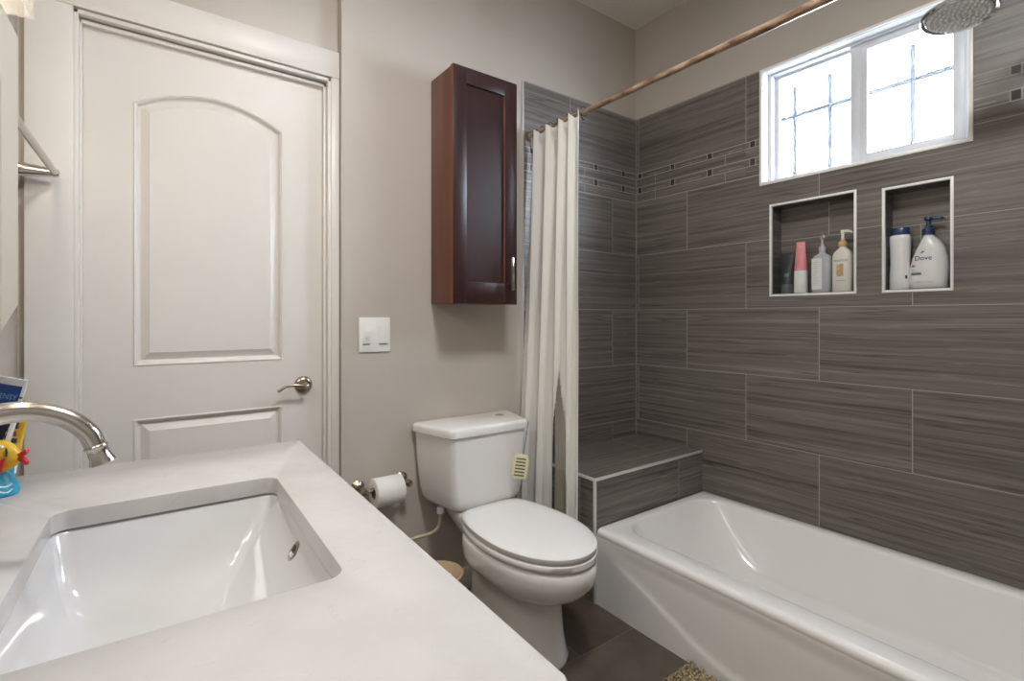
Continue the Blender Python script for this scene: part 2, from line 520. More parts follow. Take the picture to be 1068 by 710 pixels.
M['mirror'] = mat('mirror_glass', (0.90, 0.92, 0.91), 0.01, 1.0)

# ------------------------------------------------------------------ room numbers
W = 2.266          # tiled right wall
YB = 1.894         # back wall behind the toilet
YD = 1.935         # door wall (set back)
XJ = 0.603         # where the two back walls meet
ZC = 2.818         # ceiling
ZT = 2.303         # top of the tiles
YF = -1.05         # wall behind the camera
XT = 1.457         # left edge of the tiles on the back wall
TH = radians(-1.45)
VO = (0.300, 0.807, 0.0)         # vanity frame: origin at the middle of the counter's front edge
XW = -0.6065                     # left wall in that frame

# ------------------------------------------------------------------ room shell
bm = bmesh.new(); box(bm, -0.6, W + 0.25, YF - 0.15, YD + 0.25, -0.1, 0.0)
struct(finish('floor', bm, M['floor'], smooth=False))
bm = bmesh.new(); box(bm, -0.6, W + 0.25, YF - 0.15, YD + 0.25, ZC, ZC + 0.1)
struct(finish('ceiling', bm, M['ceil'], smooth=False))
# left wall, a degree and a half out of square like the vanity on it
bm = bmesh.new(); box(bm, XW - 0.12, XW, -2.0, 1.36, 0.0, ZC)
wl = finish('wall_left', bm, M['paint'], smooth=False); wl.location = VO; wl.rotation_euler = (0, 0, TH); struct(wl)
bm = bmesh.new(); box(bm, -0.6, W + 0.25, YF - 0.12, YF, 0.0, ZC)
struct(finish('wall_front', bm, M['paint'], smooth=False))
# back wall: projecting part behind the toilet + set-back part with the door opening
DX0, DX1, DZ = -0.160, 0.572, 2.074       # clear opening inside the casing
bm = bmesh.new()
box(bm, XJ, W + 0.25, YB + 0.001, YB + 0.25, 0.0, ZC)
box(bm, -0.45, DX0, YD, YD + 0.25, 0.0, ZC)
box(bm, DX1, XJ - 0.0005, YD, YD + 0.25, 0.0, ZC)
box(bm, DX0, DX1, YD, YD + 0.25, DZ, ZC)
struct(finish('wall_back', bm, M['paint'], smooth=False))

def slab_holes(bm, us, vs, solid, pu):
    """cells of a grid on one plane; solid(i,j) -> depth of the face (0 = front) or None for a through hole"""
    nu, nv = len(us) - 1, len(vs) - 1
    D = [[solid(i, j) for j in range(nv)] for i in range(nu)]
    for i in range(nu):
        for j in range(nv):
            d = D[i][j]
            if d is not None:
                bm.faces.new([bm.verts.new(pu(us[a], vs[b], d)) for a, b in ((i, j), (i + 1, j), (i + 1, j + 1), (i, j + 1))])
            for (i2, j2, e) in ((i + 1, j, 'u'), (i, j + 1, 'v')):
                if i2 >= nu or j2 >= nv: continue
                d2 = D[i2][j2]
                a_ = 0.16 if d is None else d
                b_ = 0.16 if d2 is None else d2
                if abs(a_ - b_) < 1e-6: continue
                if e == 'u':
                    pts = [(us[i2], vs[j], a_), (us[i2], vs[j + 1], a_), (us[i2], vs[j + 1], b_), (us[i2], vs[j], b_)]
                else:
                    pts = [(us[i], vs[j2], a_), (us[i + 1], vs[j2], a_), (us[i + 1], vs[j2], b_), (us[i], vs[j2], b_)]
                bm.faces.new([bm.verts.new(pu(*p)) for p in pts])

N1 = (0.797, 1.124, 1.284, 1.676)     # niche openings (y0,y1,z0,z1)
N2 = (0.503, 0.699, 1.284, 1.662)
WN = (0.456, 1.163, 1.790, 2.292)     # window opening
us = sorted(set([YF, 1.91, *N1[:2], *N2[:2], *WN[:2]]))
vs = sorted(set([0.0, ZT, *N1[2:], *N2[2:], *WN[2:]]))
def inside(r, y, z): return r[0] < y < r[1] and r[2] < z < r[3]
def sol(i, j):
    y, z = (us[i] + us[i + 1]) / 2, (vs[j] + vs[j + 1]) / 2
    if inside(WN, y, z): return None
    if inside(N1, y, z) or inside(N2, y, z): return 0.095
    return 0.0
bm = bmesh.new()
slab_holes(bm, us, vs, sol, lambda y, z, d: Vector((W + d, y, z)))
bmesh.ops.remove_doubles(bm, verts=bm.verts, dist=1e-5)
# the structural wall behind the tile, closed around the window
for (a, b_, c, d) in ((YF, WN[0] - 0.001, 0, ZT), (WN[1] + 0.001, 1.91, 0, ZT), (WN[0] - 0.001, WN[1] + 0.001, 0, WN[2] - 0.001), (WN[0] - 0.001, WN[1] + 0.001, WN[3] + 0.001, ZT)):
    box(bm, W + 0.10, W + 0.16, a, b_, c, d)
struct(finish('wall_right', bm, M['tile'], smooth=False, recalc=False))
bm = bmesh.new(); box(bm, W + 0.002, W + 0.16, YF, YB + 0.1, ZT, ZC)
struct(finish('wall_upper_right', bm, M['paint'], smooth=False))
# tiled part of the back wall with its metal edge
bm = bmesh.new(); box(bm, XT, W - 0.0005, YB - 0.008, YB, 0.0, ZT)
struct(finish('wall_shower_back', bm, M['tile'], smooth=False))
bm = bmesh.new(); box(bm, XT - 0.006, XT, YB - 0.010, YB, 0.0, ZT); 
struct(finish('trim_1', bm, M['trimmetal'], smooth=False))
# corner grout bead
bm = bmesh.new(); box(bm, W - 0.005, W - 0.0003, YB - 0.013, YB - 0.0082, 0.52, ZT)
struct(finish('trim_2', bm, M['beige'] if False else mat('grout_bead', (0.26, 0.24, 0.22), 0.8), smooth=False))
# plumbing end wall of the tub alcove (behind the camera's right)
bm = bmesh.new(); box(bm, 1.44, W - 0.0005, -0.17, -0.055, 0.0, ZC)
struct(finish('wall_shower_end', bm, M['tile'], smooth=False))
# baseboard along the painted back wall
bm = bmesh.new(); box(bm, XJ + 0.002, XT - 0.008, YB - 0.013, YB, 0.0, 0.09, 0.003)
struct(finish('baseboard_back', bm, M['trim']))

# ------------------------------------------------------------------ door and casing
bm = bmesh.new()
# flat casing boards with a small inner bead
box(bm, -0.262, DX0 + 0.0005, YD - 0.019, YD - 0.0005, 0.0, 2.079, 0.002)
box(bm, DX1 - 0.0005, XJ - 0.002, YD - 0.019, YD - 0.0005, 0.0, 2.079, 0.002)
box(bm, -0.262, XJ - 0.002, YD - 0.021, YD - 0.0005, 2.079, 2.178, 0.002)
struct(finish('trim_3', bm, M['trim']))
bm = bmesh.new()
# jamb lining and door stop, stepped
for (e, y0, y1) in ((0.000, YD - 0.016, YD + 0.014), (0.010, YD + 0.006, YD + 0.0245)):
    x0, x1, zt = DX0 + e * 0.6, DX1 - e, DZ - e * 1.6
    box(bm, x0, x0 + 0.0125, y0, y1, 0.0, zt, 0.002)
    box(bm, x1 - 0.0125, x1, y0, y1, 0.0, zt, 0.002)
    box(bm, x0, x1, y0, y1, zt - 0.012, zt, 0.0015)
struct(finish('trim_4', bm, M['trim']))

PX0, PX1 = -0.143, 0.553
YP = 1.960
def panel_outline(x0, x1, z0, z1, arch, k=20):
    pts = [(x0, z0), (x1, z0)]
    if arch <= 0:
        pts += [(x1, z1), (x0, z1)]
    else:
        for i in range(k + 1):
            t = i / k
            x = x1 + (x0 - x1) * t
            pts.append((x, z1 + arch * (1 - (2 * t - 1) ** 2)))
    return pts
def offset_poly(pts, d):
    n = len(pts); out = []
    for i in range(n):
        p0, p1, p2 = Vector(pts[i - 1]), Vector(pts[i]), Vector(pts[(i + 1) % n])
        e1, e2 = (p1 - p0).normalized(), (p2 - p1).normalized()
        n1, n2 = Vector((-e1.y, e1.x)), Vector((-e2.y, e2.x))
        b = (n1 + n2).normalized()
        out.append(p1 + b * (d / max(0.35, b.dot(n1))))
    return out
door = bpy.data.objects.new('door_1', None); COL.objects.link(door); struct(door)
bm = bmesh.new()
UP = panel_outline(-0.022, 0.412, 1.026, 1.850, 0.068)
LO = panel_outline(-0.022, 0.412, 0.215, 0.862, 0.0)
# flat face with two openings: build by triangulated fill of edges
def loop_edges(bm, pts, y):
    vsx = [bm.verts.new((p[0], y, p[1])) for p in pts]
    return vsx, [bm.edges.new((vsx[i], vsx[(i + 1) % len(vsx)])) for i in range(len(vsx))]
outer, e0 = loop_edges(bm, [(PX0, 0.008), (PX1, 0.008), (PX1, 2.052), (PX0, 2.052)], YP)
es = list(e0)
loops = []
for P_ in (UP, LO):
    vv, ee = loop_edges(bm, P_, YP); loops.append((P_, vv)); es += ee
bmesh.ops.triangle_fill(bm, use_beauty=True, use_dissolve=False, edges=es)
for f in list(bm.faces):   # remove fill inside the panels
    c = f.calc_center_median()
    for P_, vv in loops:
        if all(v in vv for v in f.verts) and P_[0][0] < c.x < P_[1][0] and P_[0][1] < c.z:
            bm.faces.remove(f); break
for P_, vv in loops:   # moulded sticking, bevel and raised field
    prev = vv
    for d, y in ((0.004, YP - 0.003), (0.009, YP + 0.000), (0.014, YP + 0.010), (0.019, YP + 0.012), (0.040, YP + 0.003), (0.042, YP + 0.0015)):
        q = offset_poly(P_, d)
        cur = [bm.verts.new((p[0], y, p[1])) for p in q]
        for i in range(len(cur)):
            bm.faces.new((prev[i], prev[(i + 1) % len(cur)], cur[(i + 1) % len(cur)], cur[i]))
        prev = cur
    bm.faces.new(prev)
# edges and back of the leaf
B = [bm.verts.new((x, YP + 0.036, z)) for x, z in ((PX0, 0.008), (PX1, 0.008), (PX1, 2.052), (PX0, 2.052))]
for i in range(4):
    bm.faces.new((outer[i], outer[(i + 1) % 4], B[(i + 1) % 4], B[i]))
bm.faces.new(B)
finish('door_leaf', bm, M['door'], door, angle=25)
bm = bmesh.new()
lathe(bm, [(0.0, YP - 0.012), (0.018, YP - 0.0125), (0.027, YP - 0.009), (0.031, YP - 0.004), (0.032, YP - 0.0005)], 32, (0.482, 0.931), 'y')
lathe(bm, [(0.009, YP - 0.05), (0.012, YP - 0.046), (0.0125, YP - 0.03), (0.010, YP - 0.011)], 24, (0.482, 0.931), 'y')
pth = catmull([(0.488, YP - 0.045, 0.931), (0.468, YP - 0.052, 0.932), (0.44, YP - 0.052, 0.937), (0.412, YP - 0.050, 0.934), (0.394, YP - 0.047, 0.923), (0.385, YP - 0.045, 0.918)], 6)
tube(bm, pth, [0.0095 - 0.0045 * min(1, i / 14) for i in range(len(pth))], 14)
dh = finish('door_handle', bm, M['nickel_dark'], door); dh['label'] = 'satin nickel lever handle'
bm = bmesh.new(); box(bm, -0.4, 0.8, YD + 0.26, YD + 0.28, 0, 2.3)
struct(finish('wall_behind_door', bm, M['paint'], smooth=False))

# ------------------------------------------------------------------ window
WX = W + 0.045
bm = bmesh.new()
def frame(bm, x0, x1, y0, y1, z0, z1, t, bev=0.002, tb=None):
    tb = tb or t
    box(bm, x0, x1, y0, y0 + t, z0, z1, bev); box(bm, x0, x1, y1 - t, y1, z0, z1, bev)
    box(bm, x0, x1, y0 + t * 0.98, y1 - t * 0.98, z0, z0 + tb, bev); box(bm, x0, x1, y0 + t * 0.98, y1 - t * 0.98, z1 - tb, z1, bev)
frame(bm, WX, WX + 0.06, WN[0], WN[1], WN[2], WN[3], 0.020, tb=0.014)
win = struct(finish('window_1', bm, M['vinyl'], angle=30))
bm = bmesh.new(); frame(bm, WX + 0.012, WX + 0.030, 0.475, 0.832, 1.804, 2.278, 0.036, tb=0.030); box(bm, WX + 0.0115, WX + 0.030, 0.772, 0.797, 1.82, 2.26, 0.002)
finish('sash', bm, M['vinyl'], win, angle=30)
bm = bmesh.new(); frame(bm, WX + 0.032, WX + 0.050, 0.80, 1.147, 1.803, 2.279, 0.022, tb=0.014)
finish('sash', bm, M['vinyl'], win, angle=30)
bm = bmesh.new(); box(bm, WX + 0.019, WX + 0.023, 0.509, 0.797, 1.832, 2.250)
finish('pane', bm, M['glass'], win, smooth=False)
bm = bmesh.new(); box(bm, WX + 0.039, WX + 0.043, 0.820, 1.127, 1.815, 2.267)
finish('pane', bm, M['glass'], win, smooth=False)
# reveal lining and thin white edge around the opening
bm = bmesh.new()
frame(bm, W - 0.004, W + 0.006, WN[0] - 0.012, WN[1] + 0.012, WN[2] - 0.013, WN[3] + 0.011, 0.0125, 0.0015)
box(bm, W + 0.005, WX, WN[0] - 0.0005, WN[0] + 0.004, WN[2], WN[3]); box(bm, W + 0.005, WX, WN[1] - 0.004, WN[1] + 0.0005, WN[2], WN[3])
box(bm, W + 0.005, WX, WN[0], WN[1], WN[2] - 0.0005, WN[2] + 0.004); box(bm, W + 0.005, WX, WN[0], WN[1], WN[3] - 0.004, WN[3] + 0.0005)
struct(finish('trim_5', bm, M['white_edge'], angle=30))
# security bars outside
GX = 2.43
gr = thing('window_grille', 'grey painted steel bars outside the bathroom window', 'window bars', (GX, 0.8, 1.6))
def gbar(y):
    bm = bmesh.new()
    tube(bm, [(0, y - 0.8, -0.05 + i * 0.0435) for i in range(17)], [0.0100 + 0.0012 * sin(i * 2.1) for i in range(17)], 10)
    finish('upright_bar', bm, M['grille'], gr)
for yy in (1.095, 0.947, 0.654): gbar(yy)
bm = bmesh.new(); box(bm, -0.006, 0.006, -0.40, 0.42, 0.500, 0.520, 0.002)
finish('cross_bar', bm, M['grille'], gr)
bm = bmesh.new(); box(bm, W + 0.17, W + 8, -8, 10, -0.3, -0.2)
struct(finish('ground', bm, mat('outside_ground', (0.30, 0.30, 0.29), 0.9), smooth=False))

# ------------------------------------------------------------------ niche edges
for k, r in enumerate((N1, N2)):
    bm = bmesh.new()
    frame(bm, W - 0.004, W + 0.010, r[0] - 0.008, r[1] + 0.006, r[2] - 0.011, r[3] + 0.008, 0.0095, 0.0012)
    struct(finish('trim_%d' % (6 + k), bm, M['white_edge'], angle=30))

# ------------------------------------------------------------------ built-in bench
bench = thing('shower_bench', 'tiled bench ledge with pale metal edging at the head of the bathtub', 'bench', (1.502, 1.465, 0))
BX, BY, BZ = 1.502, 1.465, 0.513
o = None
bm = bmesh.new(); box(bm, BX + 0.001, W - 0.001, BY + 0.001, YB - 0.0085, 0.0, BZ - 0.001)
o = finish('tiled_body', bm, M['tile'], bench, smooth=False)
o.matrix_parent_inverse = Matrix.Translation(bench.location).inverted()
bm = bmesh.new()
box(bm, BX - 0.002, BX + 0.009, BY - 0.002, BY + 0.009, 0.0, BZ, 0.0015)
box(bm, BX + 0.006, W - 0.001, BY - 0.002, BY + 0.009, BZ - 0.010, BZ + 0.001, 0.0015)
box(bm, BX - 0.002, BX + 0.009, BY + 0.006, YB - 0.0085, BZ - 0.010, BZ + 0.001, 0.0015)
o = finish('edge_trim', bm, M['trimmetal'], bench)
o.matrix_parent_inverse = Matrix.Translation(bench.location).inverted()

# ------------------------------------------------------------------ bathtub
tub = thing('bathtub', 'white alcove bathtub with a curved relief on its front apron', 'bathtub', (1.503, 0.70, 0))
TX0, TX1, TY0, TY1, TZ = 1.504, W - 0.002, -0.053, BY - 0.003, 0.313
def sub(o, root):
    o.matrix_parent_inverse = Matrix.Translation(root.location).inverted(); return o
bm = bmesh.new()
R_ = []
K = 8
def basin(i0, i1, j0, j1, r, z): return rrect(i0, i1, j0, j1, r, z, K)
R_.append(basin(TX0 + 0.020, TX1, TY0, TY1, 0.004, 0.02))
R_.append(basin(TX0 + 0.012, TX1, TY0, TY1, 0.006, TZ - 0.060))
R_.append(basin(TX0 + 0.0025, TX1, TY0, TY1, 0.008, TZ - 0.026))
for i in range(7):
    a = pi / 2 * i / 6
    q = 0.002 + 0.020 * (1 - cos(a)); h = TZ - 0.020 + 0.020 * sin(a)
    R_.append(basin(TX0 + q, TX1 - q * 0.2, TY0 + q * 0.2, TY1 - q * 0.3, 0.010, h))
IX0, IX1, IY0, IY1 = TX0 + 0.098, TX1 - 0.058, TY0 + 0.09, TY1 - 0.052
R_.append(basin(IX0 - 0.014, IX1 + 0.014, IY0 - 0.014, IY1 + 0.014, 0.13, TZ))
R_.append(basin(IX0 - 0.004, IX1 + 0.004, IY0 - 0.004, IY1 + 0.004, 0.125, TZ - 0.004))
R_.append(basin(IX0, IX1, IY0, IY1, 0.12, TZ - 0.014))
for t in (0.25, 0.5, 0.72, 0.88, 0.97):
    e = t ** 1.6
    R_.append(basin(IX0 + 0.055 * t + 0.03 * e * 0.5, IX1 - 0.050 * t, IY0 + 0.06 * t, IY1 - 0.20 * t - 0.03 * e, 0.12 + 0.02 * t, TZ - 0.014 - 0.235 * (1 - (1 - t) ** 1.35)))
R_.append(basin(IX0 + 0.11, IX1 - 0.09, IY0 + 0.10, IY1 - 0.28, 0.12, 0.060))
loft(bm, R_, False, True)
sub(finish('tub_shell', bm, M['tub'], tub, angle=60), tub)
# apron with its long curved ridge
bm = bmesh.new()
cv = [(1.43, 0.225), (1.36, 0.199), (1.241, 0.164), (1.133, 0.118), (1.034, 0.075), (0.944, 0.045), (0.84, 0.028), (0.70, 0.022)]
def curve_z(y):
    if y >= cv[0][0]: return cv[0][1] + (y - cv[0][0]) * 0.3
    if y > cv[-1][0]:
        for (a, b) in zip(cv, cv[1:]):
            if b[0] <= y <= a[0]:
                t = (a[0] - y) / (a[0] - b[0]); t2 = t
                return a[1] + (b[1] - a[1]) * t2
    return 0.022 if y > 0.60 else curve_z(1.30 - y)
NY, NZ = 150, 44
grid = []
for i in range(NY + 1):
    y = TY0 + (TY1 - TY0) * i / NY
    col = []
    cz = (curve_z(y - 0.03) + curve_z(y) + curve_z(y + 0.03)) / 3
    for j in range(NZ + 1):
        z = 0.0 + (TZ - 0.028) * j / NZ
        d = (z - cz) / 0.016
        s = 1 / (1 + math.exp(-max(-20, min(20, d * 2.2))))
        ridge = math.exp(-((z - cz) / 0.013) ** 2) * 0.003
        fade = min(1.0, max(0.0, (1.40 - y) / 0.13))
        fade = fade * fade * (3 - 2 * fade)
        top = min(1.0, max(0.0, (TZ - 0.030 - z) / 0.05)); top = top * top * (3 - 2 * top)
        x = TX0 + 0.0040 * (1 - fade * top) + (0.006 * s - 0.5 * ridge + 0.0018) * fade * top
        col.append(bm.verts.new((x, y, z)))
    grid.append(col)
for i in range(NY):
    for j in range(NZ):
        bm.faces.new((grid[i][j], grid[i][j + 1], grid[i + 1][j + 1], grid[i + 1][j]))
# give the apron sheet its thickness
ext = bmesh.ops.extrude_face_region(bm, geom=list(bm.faces))
for v in [g for g in ext['geom'] if isinstance(g, bmesh.types.BMVert)]:
    v.co.x = TX0 + 0.014
sub(finish('apron', bm, M['tub'], tub, angle=50), tub)

# ------------------------------------------------------------------ toilet
XC = 1.122
toilet = thing('toilet', 'white two-piece toilet with elongated bowl and closed lid', 'toilet', (XC, 1.5, 0))
def egg(z, hw, yf, yb, yc=1.44, nb=3.2, nf=2.1, N=64):
    out = []
    for i in range(N):
        t = 2 * pi * i / N
        s, c = sin(t), cos(t)
        n = nf if c > 0 else nb
        L = (yc - yf) if c > 0 else (yb - yc)
        out.append(Vector((XC + hw * math.copysign(abs(s) ** (2 / n), s), yc - L * math.copysign(abs(c) ** (2 / n), c), z)))
    return out
bm = bmesh.new()
rings = [egg(0.0, 0.118, 1.262, 1.74), egg(0.015, 0.119, 1.258, 1.74), egg(0.03, 0.113, 1.266, 1.74), egg(0.10, 0.104, 1.278, 1.735), egg(0.17, 0.100, 1.283, 1.73), egg(0.215, 0.104, 1.275, 1.72),
         egg(0.238, 0.118, 1.245, 1.71, nf=2.2), egg(0.252, 0.143, 1.208, 1.70), egg(0.275, 0.166, 1.172, 1.69), egg(0.305, 0.181, 1.148, 1.685), egg(0.345, 0.188, 1.138, 1.68),
         egg(0.366, 0.187, 1.140, 1.68), egg(0.376, 0.183, 1.147, 1.678), egg(0.379, 0.172, 1.160, 1.67)]
loft(bm, rings, True, True)
sub(finish('bowl', bm, M['porcelain'], toilet, angle=60), toilet)
bm = bmesh.new()
def trap(z, b, f, y0, y1, r=0.02): return [Vector((p.x, p.y, z)) for p in poly_round([(XC - b, y1), (XC - f, y0), (XC + f, y0), (XC + b, y1)], r, 5)]
# deck that carries the tank
loft(bm, [trap(0.28, 0.06, 0.09, 1.62, 1.78), trap(0.335, 0.085, 0.135, 1.60, 1.83), trap(0.39, 0.105, 0.150, 1.60, 1.86), trap(0.412, 0.108, 0.148, 1.602, 1.86), trap(0.419, 0.10, 0.140, 1.61, 1.855)], True, True)
sub(finish('deck', bm, M['porcelain'], toilet, angle=60), toilet)
bm = bmesh.new()
loft(bm, [trap(0.4205, 0.140, 0.115, 1.72, 1.85, .03), trap(0.424, 0.168, 0.142, 1.692, 1.866, .035), trap(0.437, 0.193, 0.156, 1.679, 1.877, .035), trap(0.46, 0.207, 0.162, 1.673, 1.880, .03), trap(0.50, 0.216, 0.166, 1.670, 1.882, .025), trap(0.60, 0.226, 0.172, 1.666, 1.884, .022), trap(0.716, 0.232, 0.176, 1.664, 1.884, .02)], True, True)
sub(finish('tank', bm, M['porcelain'], toilet, angle=35), toilet)
bm = bmesh.new()
loft(bm, [trap(0.7165, 0.236, 0.178, 1.660, 1.886, .02), trap(0.720, 0.243, 0.184, 1.655, 1.887, .022), trap(0.742, 0.244, 0.185, 1.654, 1.887, .022), trap(0.750, 0.240, 0.182, 1.658, 1.886, .02), trap(0.7535, 0.232, 0.175, 1.666, 1.880, .02)], True, True)
sub(finish('tank_lid', bm, M['seat'], toilet, angle=50), toilet)
bm = bmesh.new()
lathe(bm, [(0.019, 0.7530), (0.019, 0.7555), (0.017, 0.757), (0.0, 0.757)], 24, (XC + 0.135, 1.80))
fb = sub(finish('flush_button', bm, M['steel'], toilet), toilet); fb['label'] = 'round chrome flush button'
# seat and lid
bm = bmesh.new()
def lidring(z, hw, yf, yb):
    out = []
    for p in egg(z, hw, yf, 1.79, yc=1.43, nb=2.0, nf=2.1):
        out.append(Vector((p.x, min(p.y, yb + 0.02 * (1 - min(1, abs(p.x - XC) / 0.13) ** 4) - 0.02), p.z)))
    return out
loft(bm, [lidring(0.3795, 0.170, 1.158, 1.645), lidring(0.383, 0.172, 1.156, 1.65), lidring(0.3832, 0.183, 1.144, 1.655), lidring(0.386, 0.187, 1.139, 1.66), lidring(0.403, 0.187, 1.139, 1.66), lidring(0.406, 0.183, 1.145, 1.655)], True, True)
sub(finish('seat', bm, M['seat'], toilet, angle=60), toilet)
bm = bmesh.new()
loft(bm, [lidring(0.4065, 0.172, 1.157, 1.680), lidring(0.4098, 0.174, 1.155, 1.682), lidring(0.410, 0.182, 1.144, 1.686), lidring(0.413, 0.185, 1.140, 1.689), lidring(0.427, 0.185, 1.140, 1.689), lidring(0.432, 0.175, 1.152, 1.685), lidring(0.4352, 0.150, 1.19, 1.675), lidring(0.4362, 0.10, 1.28, 1.64)], True, True)
sub(finish('lid', bm, M['seat'], toilet, angle=60), toilet)
for s in (-1, 1):
    bm = bmesh.new(); lathe(bm, [(0.013, XC + s * 0.075 - 0.022), (0.013, XC + s * 0.075 + 0.022)], 16, (1.650, 0.407), 'x')
    sub(finish('hinge', bm, M['seat'], toilet), toilet)
for s in (-1, 1):
    bm = bmesh.new(); lathe(bm, [(0.016, 0.0), (0.016, 0.012), (0.010, 0.022), (0.0, 0.024)], 16, (XC + s * 0.128, 1.55))
    sub(finish('bolt_cap', bm, M['seat'], toilet), toilet)
# supply hose and stop valve
sv = thing('water_supply_line', 'beige supply hose curving from the wall valve up under the toilet tank', 'hose', (0.93, 1.80, 0.3))
bm = bmesh.new()
tube(bm, catmull([(0.968, 1.80, 0.418), (0.968, 1.80, 0.375), (0.960, 1.805, 0.335), (0.932, 1.82, 0.312), (0.885, 1.845, 0.300), (0.825, 1.845, 0.297)], 8), 0.0075, 12)
sub(finish('hose', bm, M['braid'], sv), sv)
bm = bmesh.new()
lathe(bm, [(0.010, 0.392), (0.015, 0.394), (0.015, 0.416), (0.012, 0.4195)], 12, (0.968, 1.80))
sub(finish('coupling_nut', bm, M['white_plastic'], sv), sv)
bm = bmesh.new()
lathe(bm, [(0.026, YB), (0.026, YB - 0.004), (0.010, YB - 0.008), (0.010, YB - 0.05), (0.013, YB - 0.052), (0.013, YB - 0.078), (0.0, YB - 0.079)], 20, (0.815, 0.297), 'y')
vl = sub(finish('stop_valve', bm, M['chrome'], sv), sv)
# rim block hanging on the tank's right edge
ff = thing('tank_air_freshener', 'pale yellow slotted freshener cage hooked over the tank lid edge', 'air freshener', (1.246, 1.638, 0.574))
ff.scale = (1.3, 1.0, 1.2)
ff.rotation_euler = (0, radians(9), radians(-30))
bm = bmesh.new()
loft(bm, [[Vector((p.x, y, p.y)) for p in poly_round([(-0.024 * k, -0.042 * k), (0.024 * k, -0.042 * k), (0.027 * k, 0.0), (0.022 * k, 0.042 * k), (-0.022 * k, 0.042 * k), (-0.027 * k, 0.0)], 0.016, 4)] for y, k in ((-0.020, 0.86), (-0.016, 1.0), (-0.006, 1.0), (-0.004, 0.9))], True, True)
finish('cage', bm, M['fresh'], ff)
bm = bmesh.new()
for k in range(6): box(bm, -0.017, 0.015, -0.0212, -0.0195, -0.031 + k * 0.0112, -0.0265 + k * 0.0112, 0.0008)
cg = finish('cage_slots', bm, mat('slot_green_grey', (0.10, 0.11, 0.06), 0.7), ff)
bm = bmesh.new()
tube(bm, [(0.004, -0.012, 0.040), (0.004, -0.012, 0.09), (0.004, -0.012, 0.150), (0.004, -0.004, 0.1525), (0.004, 0.012, 0.1525)], 0.0024, 8)
finish('hook_strap', bm, mat('blue_grey_strap', (0.25, 0.3, 0.38), 0.4), ff)

# ------------------------------------------------------------------ toilet paper
tp = thing('toilet_paper_holder', 'brushed nickel two-post paper holder on the wall left of the toilet', 'paper holder', (0.745, YB, 0.535))
TZP, TYP = 0.535, YB - 0.078
for s, xp in (('l', 0.662), ('r', 0.838)):
    bm = bmesh.new()
    lathe(bm, [(0.026, YB - 0.001), (0.026, YB - 0.005), (0.020, YB - 0.011), (0.010, YB - 0.018), (0.0085, YB - 0.045), (0.012, YB - 0.062), (0.0145, TYP), (0.012, TYP - 0.013), (0.0, TYP - 0.016)], 24, (xp, TZP), 'y')
    sub(finish('post', bm, M['nickel_dark'], tp), tp)
bm = bmesh.new(); lathe(bm, [(0.0075, 0.664), (0.0075, 0.836)], 16, (TYP, TZP), 'x')
sub(finish('roller', bm, M['nickel_dark'], tp), tp)
rl = thing('toilet_paper_roll', 'white toilet paper roll on the nickel holder', 'toilet paper', (0.75, TYP, TZP))
bm = bmesh.new()
lathe(bm, [(0.0215, -0.054), (0.052, -0.054), (0.054, -0.052), (0.054, 0.052), (0.052, 0.054), (0.0215, 0.054)], 48, (0, -0.012), 'x', False, False)
# loose end of the sheet
n0 = len(bm.verts)
for i in range(9):
    a = radians(-8 + i * 3)
rl_o = finish('paper', bm, M['paper'], rl, angle=50)
bm = bmesh.new()
lathe(bm, [(0.0195, -0.0535), (0.0214, -0.0535), (0.0214, 0.0535), (0.0195, 0.0535)], 32, (0, -0.012), 'x', False, False)
finish('cardboard_core', bm, M['card'], rl)

# ------------------------------------------------------------------ bin beside the toilet
bn_ = thing('waste_basket', 'small round beige waste bin holding crumpled tissue between vanity and toilet', 'bin', (0.862, 1.625, 0))
bm = bmesh.new()
lathe(bm, [(0.0, 0.002), (0.066, 0.0), (0.070, 0.004), (0.088, 0.245), (0.093, 0.250), (0.093, 0.256), (0.088, 0.258), (0.084, 0.252), (0.066, 0.012), (0.0, 0.010)], 40, (0, 0), 'z', False, False)
finish('bin_body', bm, M['beige'], bn_)
for k in range(3):
    bm = bmesh.new()
    bmesh.ops.create_icosphere(bm, subdivisions=4, radius=0.030)
    for v in bm.verts:
        n = v.co.normalized()
        q = 1 + 0.16 * sin(n.x * 9 + k) * cos(n.y * 8 - k) + 0.10 * sin(n.z * 17 + 2 * k) * cos(n.x * 13)
        v.co *= q
    a = k * 2 * pi / 3 + 0.5
    off = Vector((0.042 * cos(a), 0.042 * sin(a), 0.205 + 0.006 * k))
    for v in bm.verts: v.co += off
    ob = finish('crumpled_tissue', bm, M['paper'], None, angle=30); ob.location = bn_.location
    tag(ob, 'crumpled white tissue inside the beige bin', 'tissue', 'tissues in the bin')

# ------------------------------------------------------------------ wall cabinet
cb = thing('wall_cabinet', 'tall narrow dark cherry wall cabinet above the toilet', 'cabinet', (1.125, YB, 1.235))
CX0, CX1, CZ0, CZ1, CYF = 0.974, 1.279, 1.236, 2.166, 1.705
bm = bmesh.new()
box(bm, CX0, CX1, CYF + 0.022, YB - 0.0005, CZ0, CZ1, 0.0015)
sub(finish('body', bm, M['wood_lit_side'], cb, angle=30), cb)
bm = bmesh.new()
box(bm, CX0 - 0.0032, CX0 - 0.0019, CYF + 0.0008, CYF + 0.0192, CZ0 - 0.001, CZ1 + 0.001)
sub(finish('lit_face_edge', bm, M['wood_lit_edge'], cb), cb)  # added strip, its orange paints light onto the door's left edge
bm = bmesh.new()
sw = 0.060
box(bm, CX0 - 0.002, CX0 + sw, CYF, CYF + 0.0195, CZ0 - 0.002, CZ1 + 0.002, 0.0010)
box(bm, CX1 - sw, CX1 + 0.002, CYF, CYF + 0.0195, CZ0 - 0.002, CZ1 + 0.002, 0.0010)
